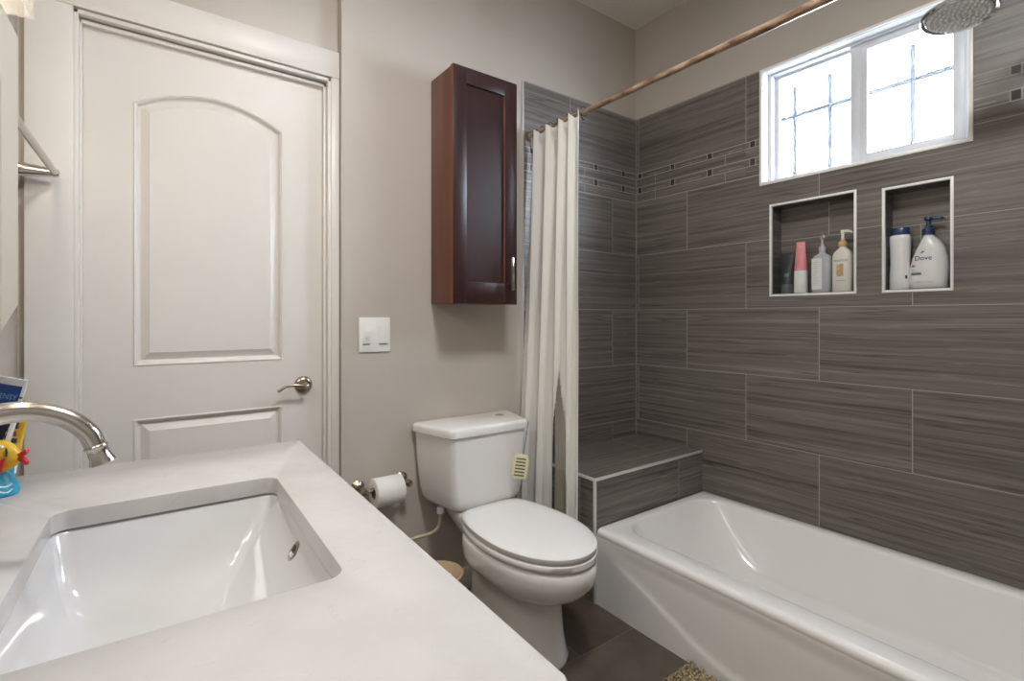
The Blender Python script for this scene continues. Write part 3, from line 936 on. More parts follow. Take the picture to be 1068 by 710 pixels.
box(bm, CX0 + sw, CX1 - sw, CYF, CYF + 0.0195, CZ1 - 0.062, CZ1 + 0.002, 0.0010)
box(bm, CX0 + sw, CX1 - sw, CYF, CYF + 0.0195, CZ0 - 0.002, CZ0 + 0.085, 0.0010)
box(bm, CX0 + sw - 0.004, CX1 - sw + 0.004, CYF + 0.009, CYF + 0.016, CZ0 + 0.06, CZ1 - 0.05)
cd = sub(finish('door', bm, M['wood'], cb, angle=30), cb)
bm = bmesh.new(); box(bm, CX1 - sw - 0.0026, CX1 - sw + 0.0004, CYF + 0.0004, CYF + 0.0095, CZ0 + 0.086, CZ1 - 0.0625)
finish('lit_stile_edge', bm, M['wood_lit_edge'], cd)  # added strip, light on the right stile's inner edge put into colour
bm = bmesh.new()
hx = 1.229
box(bm, hx - 0.0065, hx + 0.0065, CYF - 0.044, CYF - 0.035, 1.291, 1.428, 0.002)
for zz in (1.318, 1.401):
    lathe(bm, [(0.0045, CYF - 0.039), (0.0045, CYF + 0.001)], 12, (hx, zz), 'y')
h = finish('handle', bm, M['steel'], cd); h['label'] = 'brushed steel bar handle'

# ------------------------------------------------------------------ light switch
sp_ = thing('light_switch', 'white double switch plate with dimmer and rocker beside the door', 'switch', (0.729, YB, 1.113))
bm = bmesh.new(); box(bm, 0.666, 0.792, YB - 0.007, YB - 0.0003, 1.046, 1.180, 0.003)
sub(finish('plate', bm, M['switch'], sp_), sp_)
bm = bmesh.new(); prism(bm, [(0.745, 1.079), (0.780, 1.079), (0.780, 1.147), (0.745, 1.147)], 'y', YB - 0.0105, YB - 0.006, 0.001)
sub(finish('rocker', bm, M['switch'], sp_), sp_)
bm = bmesh.new(); box(bm, 0.680, 0.713, YB - 0.0085, YB - 0.006, 1.079, 1.147, 0.001)
sub(finish('dimmer_panel', bm, M['switch'], sp_), sp_)
bm = bmesh.new(); box(bm, 0.689, 0.703, YB - 0.013, YB - 0.008, 1.100, 1.128, 0.0015)
sub(finish('dimmer_knob', bm, M['switch'], sp_), sp_)
for sa, sb in ((0.745, 0.780), (0.680, 0.708)):
    bm = bmesh.new(); box(bm, sa, sb, YB - 0.0085, YB - 0.0068, 1.074, 1.0782)
    sub(finish('slot', bm, M['greyprint'], sp_), sp_)
for (sx, sz) in ((0.6965, 1.166), (0.6965, 1.060), (0.7625, 1.166), (0.7625, 1.060)):
    bm = bmesh.new(); lathe(bm, [(0.0028, YB - 0.0078), (0.003, YB - 0.0066)], 10, (sx, sz), 'y')
    sub(finish('screw', bm, M['switch'], sp_), sp_)

# ------------------------------------------------------------------ curtain rod, hooks, curtain
RX, RZ = 1.500, 2.045
rod = thing('curtain_rod', 'worn bronze shower curtain rod above the tub front', 'curtain rod', (RX, 0.9, RZ))
bm = bmesh.new(); lathe(bm, [(0.0115, 0.84), (0.0115, YB - 0.012)], 24, (RX, RZ), 'y'); sub(finish('inner_tube', bm, M['rod'], rod), rod)
bm = bmesh.new(); lathe(bm, [(0.0118, 0.868), (0.0132, 0.866), (0.0132, -0.045)], 24, (RX, RZ), 'y'); sub(finish('outer_tube', bm, M['rod'], rod), rod)
for (a, b_) in ((YB - 0.0085, YB - 0.028), (-0.0545, -0.035)):
    bm = bmesh.new(); lathe(bm, [(0.024, a), (0.024, a + (b_ - a) * 0.4), (0.015, b_)], 24, (RX, RZ), 'y')
    sub(finish('end_flange', bm, M['rod'], rod), rod)

NI, NJ = 190, 70
YT0, YT1 = 1.860, 1.520
YBm0, YBm1 = 1.862, 1.497
ZB, ZTOP = 0.20, 2.050
random.seed(3)
def curtain_pt(s, t, amp=1.0):
    """s 0 at wall .. 1 at free edge ; t 0 at top .. 1 at hem"""
    y = (YT0 + (YT1 - YT0) * s) * (1 - t) + (YBm0 + (YBm1 - YBm0) * (s ** 0.96)) * t
    ph = 2 * pi * (4.6 * s + 0.12 * sin(2 * pi * s * 1.1 + 0.5))
    a = (0.020 + 0.005 * sin(5 * s + 1)) * (1.0 - 0.55 * min(1, t * 2.0))
    x = RX - 0.016 - 0.050 * t ** 0.9 - 0.050 * t * max(0.0, 0.75 - s) + a * sin(ph + 0.4 + 0.5 * t) + 0.004 * sin(2.0 * ph + 3 * t + 1.0) * (0.3 + t) + 0.005 * sin(4 * t + 5 * s)
    y += 0.010 * cos(ph) * (0.5 + 0.5 * t)
    z = ZTOP + (ZB - ZTOP) * t
    if t < 0.03: z -= 0.022 * (1 + sin(ph + 0.4)) * (1 - t / 0.03) * 0.5
    if z > 1.99: x = min(x, RX - 0.016)
    x = min(x, RX + 0.03) if z > 0.53 else min(x, 1.488)
    return Vector((x, y, z))
bm = bmesh.new()
G = [[bm.verts.new(curtain_pt(i / NI, j / NJ)) for j in range(NJ + 1)] for i in range(NI + 1)]
for i in range(NI):
    s = (i + .5) / NI
    for j in range(NJ):
        t = (j + .5) / NJ
        # the cloth parts low down and shows the clear liner
        gap = 0.0
        if t > 0.60: gap = 0.12 * ((t - 0.60) / 0.22) ** 0.8
        if abs(s - 0.67) < min(gap, 0.13): continue
        bm.faces.new((G[i][j], G[i + 1][j], G[i + 1][j + 1], G[i][j + 1]))
for v in [v for v in bm.verts if not v.link_faces]: bm.verts.remove(v)
cu = finish('shower_curtain', bm, M['curtain'], None, angle=180)
md = cu.modifiers.new('thickness', 'SOLIDIFY'); md.thickness = 0.0012
tag(cu, 'white cloth shower curtain gathered at the wall end of the rod', 'shower curtain')
bm = bmesh.new()
LN = [[None] * 41 for _ in range(61)]
for i in range(61):
    for j in range(41):
        s, t = 0.45 + 0.40 * i / 60, 0.03 + 0.95 * j / 40
        p = curtain_pt(s, t)
        y = p.y
        LN[i][j] = bm.verts.new((min(RX + 0.047 - 0.060 * t + 0.003 * sin(9 * s + 2 * t), 1.4945), y, p.z))
for i in range(60):
    for j in range(40):
        bm.faces.new((LN[i][j], LN[i + 1][j], LN[i + 1][j + 1], LN[i][j + 1]))
ln = finish('curtain_liner', bm, M['liner'], None, angle=180)
tag(ln, 'clear plastic liner showing through the parting low in the shower curtain', 'curtain liner')

def make_hook():
    bm = bmesh.new()
    pts = []
    for k in range(15):
        a = radians(-60 + k * 300 / 14)
        pts.append((0.019 * sin(a), 0.0, 0.003 + 0.019 * cos(a)))
    pts += [(-0.012, 0, -0.022), (-0.004, 0, -0.034), (0.004, 0, -0.030)]
    tube(bm, pts, 0.0026, 8)
    return finish('curtain_hook', bm, M['black'], None)
hk = make_hook()
hs = [0.04, 0.19, 0.36, 0.53, 0.72, 0.98]
for k, s in enumerate(hs):
    o = hk if k == 0 else hk.copy()
    if k: COL.objects.link(o)
    o.location = (RX, YT0 + (YT1 - YT0) * s, RZ)
    o.rotation_euler = (0, 0, radians(8 * sin(k * 2)))
    ordl = ['nearest the tiled wall', 'second from the tiled wall', 'third from the tiled wall', 'third from the free edge', 'second from the free edge', "at the curtain's free edge"][k]
    tag(o, 'black curtain hook on the bronze rod, ' + ordl, 'curtain hook', 'curtain hooks on the rod')

# ------------------------------------------------------------------ shower head
HK = 0.78
sh = thing('rain_shower', 'round chrome rain shower head on an arm in front of the window', 'shower head', (1.88, 0.40, 2.04))
bm = bmesh.new()
lathe(bm, [(0.0, 0.000), (0.092, 0.000), (0.098, 0.002), (0.108, -0.002), (0.112, 0.002), (0.111, 0.010), (0.09, 0.017), (0.04, 0.023), (0.022, 0.034), (0.0, 0.035)], 64, (0, 0), 'z', False, False)
hd = finish('head_disc', bm, M['steel'], sh); hd.scale = (HK, HK, 1); hd.rotation_euler = (0, radians(6), 0)
bm = bmesh.new(); lathe(bm, [(0.0, -0.0012), (0.094, -0.0012), (0.094, 0.0005), (0.0, 0.0005)], 48, (0, 0), 'z', False, False)
hd = finish('spray_face', bm, mat('spray_face_grey', (0.75, 0.78, 0.80), 0.35), sh); hd.scale = (HK, HK, 1); hd.rotation_euler = (0, radians(6), 0)
bm = bmesh.new()
for rr, n in ((0.0, 1), (0.017, 6), (0.034, 12), (0.051, 18), (0.068, 24), (0.085, 30)):
    for k in range(n):
        a = 2 * pi * (k + 0.5 * (n % 4 == 0)) / max(n, 1)
        lathe(bm, [(0.0062, -0.001), (0.0052, -0.0045), (0.003, -0.0065)], 10, (rr * cos(a), rr * sin(a)))
nz = finish('nozzles', bm, mat('nozzle_white', (0.94, 0.95, 0.95), 0.25), sh); nz['kind'] = 'stuff'; nz.scale = (HK, HK, 1); nz.rotation_euler = (0, radians(6), 0)
bm = bmesh.new()
bmesh.ops.create_uvsphere(bm, u_segments=20, v_segments=12, radius=0.021, matrix=Matrix.Translation((0, 0, 0.048)))
lathe(bm, [(0.015, 0.030), (0.015, 0.042)], 20)
finish('swivel_joint', bm, M['steel'], sh)
bm = bmesh.new()
tube(bm, catmull([(0, 0, 0.055), (0, -0.012, 0.095), (0, -0.06, 0.125), (0, -0.18, 0.130), (0, -0.452, 0.130)], 8), 0.0105, 16)
lathe(bm, [(0.030, -0.4548), (0.030, -0.450), (0.014, -0.440)], 24, (0, 0.130), 'y')
finish('shower_arm', bm, M['steel'], sh)

# ------------------------------------------------------------------ bottles in the niches  (local: front = -y, right = +x)
NB = -pi / 2
def bottle_root(name, label, cat, y, z, x=2.308, rz=0.0, group=None):
    return thing(name, label, cat, (x, y, z), NB + rz, group)
FZ = 1.2855
# 1 dark squeeze tube standing on its cap
b = bottle_root('squeeze_tube', 'charcoal squeeze tube standing on its cap at the left end of the wider niche', 'tube', 1.074, FZ, 2.315)
bm = bmesh.new()
lathe(bm, [(0.0, 0.0), (0.026, 0.0), (0.027, 0.003), (0.026, 0.040), (0.024, 0.042)], 32); finish('cap', bm, mat('grey_cap', (0.12, 0.13, 0.145), 0.35), b)
bm = bmesh.new()
loft(bm, [sell(0, 0, 0.042, 0.024, 0.023, 2), sell(0, 0, 0.06, 0.026, 0.023, 2), sell(0, 0, 0.12, 0.028, 0.014, 2), sell(0.0, 0, 0.168, 0.029, 0.003, 2), sell(0, 0, 0.182, 0.029, 0.0016, 2)]); finish('tube_body', bm, M['charcoal'], b)
def on_tube(zc, q=0.0006, r0=0.023):
    def f(x, y):
        z = zc + y
        t = (z - 0.06) / 0.11
        d = 0.023 + (0.004 - 0.023) * max(0, min(1, t)); w = 0.028
        return Vector((x, -d * math.sqrt(max(0, 1 - (x / w) ** 2)) - q, z))
    return f
def patch(name, pts_fn, x0, x1, z0, z1, m, parent, nx=8, nz=6):
    bm = bmesh.new()
    Gp = [[bm.verts.new(pts_fn(x0 + (x1 - x0) * i / nx, z0 + (z1 - z0) * j / nz)) for j in range(nz + 1)] for i in range(nx + 1)]
    for i in range(nx):
        for j in range(nz):
            bm.faces.new((Gp[i][j], Gp[i + 1][j], Gp[i + 1][j + 1], Gp[i][j + 1]))
    return finish(name, bm, m, parent)
patch('label', on_tube(0.0), -0.006, 0.012, 0.075, 0.105, M['greenprint'], b)
patch('label', on_tube(0.0), -0.012, 0.012, 0.115, 0.125, M['palegrey'], b)
# 2 pink and white tube
b = bottle_root('squeeze_tube', 'pink squeeze tube with a white lower half in the wider niche', 'tube', 1.016, FZ)
bm = bmesh.new()
loft(bm, [sell(0, 0, 0.0, 0.027, 0.022, 2.2), sell(0, 0, 0.003, 0.028, 0.023, 2.2), sell(0, 0, 0.095, 0.0265, 0.021, 2.2), sell(0, 0, 0.097, 0.026, 0.02, 2.2)]); finish('cap', bm, M['white_plastic'], b)
bm = bmesh.new()
loft(bm, [sell(0, 0, 0.0975, 0.026, 0.0205, 2.2), sell(0, 0, 0.14, 0.0235, 0.0165, 2), sell(0, 0, 0.19, 0.0195, 0.007, 2), sell(0, 0, 0.212, 0.018, 0.002, 2), sell(0, 0, 0.222, 0.018, 0.0014, 2)]); finish('tube_body', bm, M['pink'], b)
patch('side_band', lambda x, z: Vector((x, -(0.0205 + (0.0016 - 0.0205) * max(0, (z - 0.0975) / 0.118)) * math.sqrt(max(0.05, 1 - (x / 0.0265) ** 2)) - 0.0006, z)), -0.004, 0.007, 0.1, 0.205, M['pinklight'], b)
# pump builder
def pump(b, z0, collar_r, collar_h, neck_h, m_collar, m_pump, nozzle=(0.03, 0.0), head_r=0.009, stem_r=0.005):
    bm = bmesh.new()
    lathe(bm, [(collar_r * 0.98, z0), (collar_r, z0 + 0.002), (collar_r * 0.96, z0 + collar_h), (collar_r * 0.55, z0 + collar_h + 0.004), (stem_r * 1.4, z0 + collar_h + 0.010)], 28)
    c = finish('pump_collar', bm, m_collar, b)
    bm = bmesh.new()
    zt = z0 + collar_h + neck_h
    lathe(bm, [(stem_r, z0 + collar_h + 0.004), (stem_r, zt - 0.010), (head_r, zt - 0.008), (head_r, zt), (head_r * 0.9, zt + 0.003), (0.0, zt + 0.004)], 20)
    nx_, ny_ = nozzle
    tube(bm, catmull([(0, 0, zt - 0.003), (nx_ * 0.5, ny_ * 0.5, zt - 0.002), (nx_, ny_, zt - 0.005), (nx_ * 1.12, ny_ * 1.12, zt - 0.011)], 4), [0.0065] * 5 + [0.0055] * 4 + [0.0038] * 4, 10)
    finish('pump_head', bm, m_pump, b)
# 3 hazy clear pump bottle
b = bottle_root('pump_bottle', 'hazy clear pump bottle with a white text label in the wider niche', 'bottle', 0.930, FZ)
bm = bmesh.new()
loft(bm, [rrect(-0.033, 0.033, -0.022, 0.022, 0.012, 0.0), rrect(-0.035, 0.035, -0.024, 0.024, 0.013, 0.004), rrect(-0.035, 0.035, -0.024, 0.024, 0.013, 0.140), rrect(-0.031, 0.031, -0.021, 0.021, 0.014, 0.152), rrect(-0.016, 0.016, -0.014, 0.014, 0.013, 0.162), rrect(-0.0125, 0.0125, -0.0125, 0.0125, 0.012, 0.166), rrect(-0.0125, 0.0125, -0.0125, 0.0125, 0.012, 0.176)])
finish('bottle_body', bm, M['clear_bottle'], b)
bm = bmesh.new(); box(bm, -0.032, 0.008, -0.0252, -0.0243, 0.012, 0.142); finish('label', bm, M['white_plastic'], b)
bm = bmesh.new()
for k in range(13):
    zz = 0.03 + k * 0.008
    box(bm, -0.028, -0.028 + 0.016 + 0.010 * ((k * 7) % 5) / 5, -0.0257, -0.0252, zz, zz + 0.0022)
finish('label_print', bm, M['palegrey'], b)
pump(b, 0.176, 0.0135, 0.014, 0.045, M['palegrey'], M['palegrey'], (0.014, -0.022), 0.0065, 0.0045)
# 4 white shampoo bottle with gold print
b = bottle_root('pump_bottle', 'white shampoo pump bottle with gold print at the right end of the wider niche', 'bottle', 0.853, FZ)
bm = bmesh.new()
def PB(z, a, d, n=3.2): return sell(0, 0, z, a, d, n)
loft(bm, [PB(0, 0.034, 0.022), PB(0.004, 0.0365, 0.024), PB(0.10, 0.0365, 0.024), PB(0.145, 0.036, 0.024), PB(0.160, 0.031, 0.022), PB(0.172, 0.020, 0.018, 2.4), PB(0.178, 0.014, 0.014, 2), PB(0.188, 0.0135, 0.0135, 2)])
finish('bottle_body', bm, M['cream_plastic'], b)
def pb_surf(zc):
    return lambda x, y: Vector((x, -0.024 * max(0.0, 1 - (abs(x) / 0.0365) ** 3.2) ** (1 / 3.2) - 0.0006, zc + y))
patch('gold_emblem', pb_surf(0.0), -0.014, 0.010, 0.062, 0.112, M['gold'], b)
text_obj('brand_text', 'PANTENE', 0.0118, M['greyprint'], b, pb_surf(0.122))
text_obj('label_print', 'SHAMPOO', 0.007, M['greyprint'], b, pb_surf(0.042))
pump(b, 0.184, 0.0165, 0.018, 0.046, mat('gold_plastic', (0.62, 0.42, 0.2), 0.3), M['cream_plastic'], (0.026, 0.010), 0.0085, 0.006)
# 5 white bottle with navy cap
b = bottle_root('wash_bottle', 'tall white bottle with a round navy cap in the narrower niche', 'bottle', 0.664, FZ, 2.322)
bm = bmesh.new()
loft(bm, [sell(0, 0, 0, 0.031, 0.021, 2.6), sell(0, 0, 0.004, 0.0335, 0.0235, 2.6), sell(0, 0, 0.05, 0.033, 0.023, 2.6), sell(0, 0, 0.10, 0.0305, 0.0215, 2.6), sell(0, 0, 0.15, 0.032, 0.022, 2.5), sell(0, 0, 0.19, 0.0335, 0.023, 2.5), sell(0, 0, 0.202, 0.033, 0.0225, 2.4), sell(0, 0, 0.206, 0.029, 0.020, 2.3)])
finish('bottle_body', bm, M['white_plastic'], b)
bm = bmesh.new()
loft(bm, [sell(0, 0, 0.2065, 0.0295, 0.021, 2.2), sell(0, 0, 0.208, 0.0305, 0.022, 2.2), sell(0, 0, 0.230, 0.029, 0.021, 2.2), sell(0, 0, 0.235, 0.025, 0.018, 2.2), sell(0, 0, 0.236, 0.01, 0.008, 2)])
finish('cap', bm, M['navy'], b)
bm = bmesh.new(); box(bm, 0.021, 0.0275, -0.0213, -0.0205, 0.04, 0.052); 
finish('label_print', bm, M['navy'], b)
# 6 big pump bottle
b = bottle_root('pump_bottle', 'wide white body wash bottle with a navy pump in the narrower niche', 'bottle', 0.578, FZ, 2.318, 0.0); b.scale = (1.05, 1.0, 1.03)
bm = bmesh.new()
prof = [(0.0, 0.046, 0.050, 0.026), (0.004, 0.052, 0.054, 0.030), (0.03, 0.0555, 0.0545, 0.033), (0.07, 0.0525, 0.0570, 0.033), (0.11, 0.0440, 0.0540, 0.031), (0.145, 0.031, 0.0455, 0.028), (0.170, 0.0195, 0.031, 0.023), (0.185, 0.0135, 0.0165, 0.016), (0.191, 0.0125, 0.0135, 0.0125)]
rings = []
for z, l, r_, d in prof:
    ring = sell(0, 0, z, 1, 1, 2.3)
    rings.append([Vector((p.x * (r_ if p.x > 0 else l), p.y * d, z)) for p in ring])
loft(bm, rings)
finish('bottle_body', bm, M['white_plastic'], b, angle=60)
def dv_surf(zc, xo=0.0):
    def f(x, y):
        z = zc + y; X_ = x + xo
        for (a, c_) in zip(prof, prof[1:]):
            if a[0] <= z <= c_[0]:
                t = (z - a[0]) / (c_[0] - a[0]); break
        L = a[1] + (c_[1] - a[1]) * t; R2 = a[2] + (c_[2] - a[2]) * t; D_ = a[3] + (c_[3] - a[3]) * t
        w = R2 if X_ > 0 else L
        return Vector((X_, -D_ * max(0.0, 1 - min(1, abs(X_) / w) ** 2.3) ** (1 / 2.3) - 0.0008, z))
    return f
text_obj('brand_text', 'Dove', 0.023, M['navy'], b, dv_surf(0.100, -0.008), 0.0002)
bm = bmesh.new()   # small bird mark over the name
f_ = dv_surf(0.0)
def addpoly(bm, pts): bm.faces.new([bm.verts.new(f_(x, z)) for x, z in pts])
addpoly(bm, [(-0.018, 0.124), (-0.010, 0.1245), (-0.002, 0.130), (-0.006, 0.131), (-0.011, 0.129)])
addpoly(bm, [(-0.014, 0.1275), (-0.009, 0.1295), (-0.008, 0.1345), (-0.012, 0.132)])
finish('bird_mark', bm, mat('gold_grey_print', (0.25, 0.24, 0.22), 0.5), b)
patch('red_mark', dv_surf(0.0), -0.042, -0.031, 0.077, 0.084, M['redprint'], b, 4, 2)
patch('blue_print', dv_surf(0.0), -0.043, -0.012, 0.048, 0.056, M['greyprint'], b, 10, 2)
patch('label_print', dv_surf(0.0), -0.043, -0.032, 0.064, 0.067, M['palegrey'], b, 4, 1)
patch('label_print', dv_surf(0.0), -0.043, -0.020, 0.058, 0.061, M['palegrey'], b, 6, 1)
patch('label_print', dv_surf(0.0), -0.030, 0.020, 0.022, 0.024, M['palegrey'], b, 10, 1)
pump(b, 0.191, 0.0185, 0.020, 0.040, M['navy'], M['navy'], (0.036, 0.004), 0.0125, 0.0075)

# ------------------------------------------------------------------ vanity: countertop, sink, cabinet (turned with the left wall)
def vroot(name, label, cat, z=0.0):
    return thing(name, label, cat, (VO[0], VO[1], z), TH)
CT = 0.879
SX0, SX1, SY0, SY1, SR = -0.417, -0.102, -0.220, 0.226, 0.022
ct = None
bm = bmesh.new()
K = 8
outer_t = rrect(XW + 0.0015, 0.0, -0.503, 0.503, 0.012, CT, K)
def ring_at(d, z): return rrect(XW + 0.0015 + d * 0, 0.0 - d, -0.503 + d, 0.503 - d, 0.012, z, K)
rings = [ring_at(0, CT - 0.030), ring_at(0, CT - 0.003), ring_at(0.0009, CT - 0.0009), ring_at(0.003, CT),
         rrect(SX0 - 0.002, SX1 + 0.002, SY0 - 0.002, SY1 + 0.002, SR + 0.002, CT, K), rrect(SX0 - 0.0005, SX1 + 0.0005, SY0 - 0.0005, SY1 + 0.0005, SR, CT - 0.0008, K), rrect(SX0, SX1, SY0, SY1, SR, CT - 0.002, K), rrect(SX0, SX1, SY0, SY1, SR, CT - 0.030, K)]
loft(bm, rings, False, False, closed=True)
ct = finish('countertop', bm, M['quartz'], None, angle=35)
ct.location = VO; ct.rotation_euler = (0, 0, TH)
tag(ct, 'white quartz vanity countertop with a rectangular sink cutout', 'countertop')
sk = vroot('sink', 'white rectangular undermount sink set in the quartz counter', 'sink')
bm = bmesh.new()
zt = CT - 0.0325
def sk_r(dx0, dx1, dy0, dy1, r, z): return rrect(SX0 - 0.004 + dx0, SX1 + 0.004 - dx1, SY0 - 0.004 + dy0, SY1 + 0.004 - dy1, r, z, K)
rings = [sk_r(-0.018, -0.018, -0.018, -0.018, 0.03, zt - 0.012), sk_r(-0.018, -0.018, -0.018, -0.018, 0.03, zt), sk_r(0, 0, 0, 0, 0.030, zt), sk_r(0.003, 0.003, 0.003, 0.003, 0.028, zt - 0.004),
         sk_r(0.010, 0.026, 0.014, 0.016, 0.020, zt - 0.04), sk_r(0.020, 0.056, 0.032, 0.038, 0.020, zt - 0.080), sk_r(0.034, 0.078, 0.055, 0.065, 0.026, zt - 0.103),
         sk_r(0.060, 0.104, 0.10, 0.105, 0.04, zt - 0.118), sk_r(0.115, 0.140, 0.17, 0.17, 0.03, zt - 0.126), sk_r(0.128, 0.152, 0.204, 0.204, 0.015, zt - 0.129)]
loft(bm, rings, False, True)
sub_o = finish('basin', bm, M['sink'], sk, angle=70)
md = sub_o.modifiers.new('thickness', 'SOLIDIFY'); md.thickness = 0.006; md.offset = -1
bm = bmesh.new()
lathe(bm, [(0.0, zt - 0.1235), (0.020, zt - 0.1235), (0.023, zt - 0.1225), (0.0235, zt - 0.127)], 28, (-0.2715, 0.003), 'z', False, False)
dr = finish('drain', bm, M['chrome'], sk)
bm = bmesh.new()
ox, oz = -0.1125, zt - 0.0235
def lens(k, x): return [Vector((x + 0.62 * 0.0125 * k * sin(2 * pi * i / 24), 0.006 + 0.0150 * k * cos(2 * pi * i / 24), oz + 0.0125 * k * sin(2 * pi * i / 24))) for i in range(24)]
loft(bm, [lens(1.0, ox + 0.003), lens(1.0, ox - 0.001), lens(0.85, ox - 0.0022), lens(0.62, ox - 0.0022), lens(0.58, ox - 0.0008)], True, False)
finish('overflow_ring', bm, M['nickel_dark'], sk)
bm = bmesh.new(); loft(bm, [lens(0.58, ox - 0.0009), lens(0.57, ox - 0.0010)], True, True)
finish('overflow_hole', bm, M['slot'], sk)
# cabinet under the counter
vc = vroot('vanity_cabinet', 'white vanity cabinet under the quartz countertop', 'cabinet')
bm = bmesh.new()
box(bm, XW + 0.004, -0.040, -0.49, -0.472, 0.0, CT - 0.0305); box(bm, XW + 0.004, -0.040, 0.472, 0.49, 0.0, CT - 0.0305)
box(bm, XW + 0.004, -0.09, -0.472, 0.472, 0.09, 0.108); box(bm, -0.058, -0.040, -0.472, 0.472, 0.09, CT - 0.0305); box(bm, XW + 0.004, XW + 0.015, -0.472, 0.472, 0.108, CT - 0.0305)
finish('carcass', bm, M['trim'], vc, smooth=False)
for (a, b_) in ((-0.478, -0.003), (0.003, 0.478)):
    bm = bmesh.new(); box(bm, -0.0395, -0.020, a, b_, 0.10, CT - 0.045, 0.002)
    d_ = finish('door', bm, M['trim'], vc)
    bm = bmesh.new(); yy = b_ - 0.05 if b_ < 0.1 else a + 0.05
    tube(bm, [(-0.0195, yy, 0.60), (0.006, yy, 0.60), (0.006, yy, 0.70), (-0.0195, yy, 0.70)], 0.005, 10)
    finish('handle', bm, M['chrome'], d_)

# ------------------------------------------------------------------ faucet
fc = vroot('faucet', 'brushed nickel gooseneck faucet arching over the sink', 'faucet', CT)
bm = bmesh.new()
lathe(bm, [(0.030, 0.0005), (0.030, 0.006), (0.024, 0.014), (0.0175, 0.028), (0.0165, 0.05)], 32, (-0.503, 0.0)); finish('base', bm, M['chrome'], fc)
bm = bmesh.new()
pth = catmull([(-0.503, 0, 0.045), (-0.503, 0, 0.09), (-0.496, 0, 0.135), (-0.474, 0, 0.168), (-0.442, 0, 0.186), (-0.406, 0, 0.189), (-0.375, 0, 0.178), (-0.356, 0, 0.160), (-0.3495, 0, 0.148), (-0.346, 0, 0.138)], 8)
n = len(pth)
tube(bm, pth, [0.0136 - 0.0026 * i / n for i in range(n)], 24)
finish('spout', bm, M['chrome'], fc)
bm = bmesh.new()
d = (pth[-1] - pth[-2]).normalized()
e = pth[-1]
tube(bm, [e - d * 0.004, e - d * 0.002, e, e + d * 0.002, e + d * 0.006, e + d * 0.013, e + d * 0.019, e + d * 0.021], [0.0102, 0.0124, 0.0126, 0.0112, 0.0112, 0.0118, 0.0138, 0.0141], 24)
finish('aerator_tip', bm, M['chrome'], fc)
for s in (-1, 1):
    bm = bmesh.new()
    lathe(bm, [(0.026, 0.0005), (0.026, 0.005), (0.019, 0.014), (0.013, 0.03), (0.015, 0.048), (0.010, 0.056), (0.0, 0.058)], 24, (-0.503, s * 0.10))
    tube(bm, [(-0.503, s * 0.10, 0.048), (-0.503, s * 0.13, 0.054), (-0.503, s * 0.165, 0.057)], [0.007, 0.006, 0.0075], 12)
    finish('handle', bm, M['chrome'], fc)

# ------------------------------------------------------------------ toothbrush holder with fish, tubes in it
hp = Vector((-0.2095, 1.208, CT))
hr = -radians(36.4)
th_ = thing('toothbrush_holder', 'yellow toy fish on a blue wave base at the far corner of the counter', 'toothbrush holder', hp, hr)
bm = bmesh.new()
loft(bm, [sell(0, 0, 0.0005, 0.042, 0.034, 2), sell(0, 0, 0.004, 0.044, 0.036, 2), sell(0, 0, 0.018, 0.041, 0.033, 2), sell(0.004, 0, 0.028, 0.032, 0.026, 2), sell(0.014, -0.001, 0.036, 0.018, 0.016, 2), sell(0.022, -0.003, 0.043, 0.010, 0.009, 2)])
finish('wave_base', bm, M['seablue'], th_)
bm = bmesh.new()
for zz, am in ((0.012, 0.004), (0.020, 0.003)):
    tube(bm, [((0.0435 - (zz - 0.004) * 0.18) * cos(a), (0.0355 - (zz - 0.004) * 0.18) * sin(a), zz + am * sin(6 * a)) for a in [radians(-175 + i * 5) for i in range(36)]], 0.0014, 6)
finish('wave_crest', bm, M['white_plastic'], th_)
bm = bmesh.new()
bmesh.ops.create_uvsphere(bm, u_segments=32, v_segments=20, radius=1.0)
for v in bm.verts:
    x, y, z = v.co
    tap = 1 - 0.35 * max(0, x)
    v.co = Vector((0.030 + x * 0.031, -0.004 + y * 0.017 * tap, 0.067 + z * 0.0275 * tap))
fish = finish('fish_body', bm, M['yellow'], th_)
FX = Vector((0.026, 0, 0.012))
bm = bmesh.new()
for s in (1, -1):
    prism(bm, [(0.026, 0.055), (0.033, 0.055 + s * 0.006), (0.045, 0.055 + s * 0.014), (0.047, 0.055 + s * 0.008), (0.040, 0.055 + s * 0.001)] if s > 0 else [(0.026, 0.055), (0.040, 0.054), (0.047, 0.047), (0.045, 0.041), (0.033, 0.049)], 'y', -0.008, -0.001, 0.0015)
finish('tail_fin', bm, M['red'], th_).location = FX
bm = bmesh.new(); loft(bm, [sell(0.012, -0.0185, 0.032, 0.004, 0.003), sell(0.011, -0.0205, 0.040, 0.0085, 0.003), sell(0.016, -0.0205, 0.049, 0.006, 0.0025), sell(0.021, -0.019, 0.056, 0.002, 0.001)]); finish('side_fin', bm, M['red'], th_).location = FX
bm = bmesh.new(); loft(bm, [sell(-0.012, -0.0185, 0.034, 0.004, 0.003), sell(-0.010, -0.0215, 0.046, 0.0075, 0.003), sell(-0.009, -0.0215, 0.056, 0.006, 0.003), sell(-0.009, -0.019, 0.066, 0.002, 0.001)]); finish('side_stripe', bm, M['navy'], th_).location = FX
bm = bmesh.new(); loft(bm, [sell(0.022, -0.0165, 0.058, 0.001, 0.0015), sell(0.0225, -0.0165, 0.066, 0.0018, 0.0015), sell(0.020, -0.0150, 0.072, 0.001, 0.001)]); finish('side_stripe', bm, M['navy'], th_).location = FX
bm = bmesh.new(); bmesh.ops.create_uvsphere(bm, u_segments=12, v_segments=8, radius=0.003, matrix=Matrix.Translation((0.012, -0.0145, 0.0735))); finish('eye', bm, M['white_plastic'], th_).location = FX
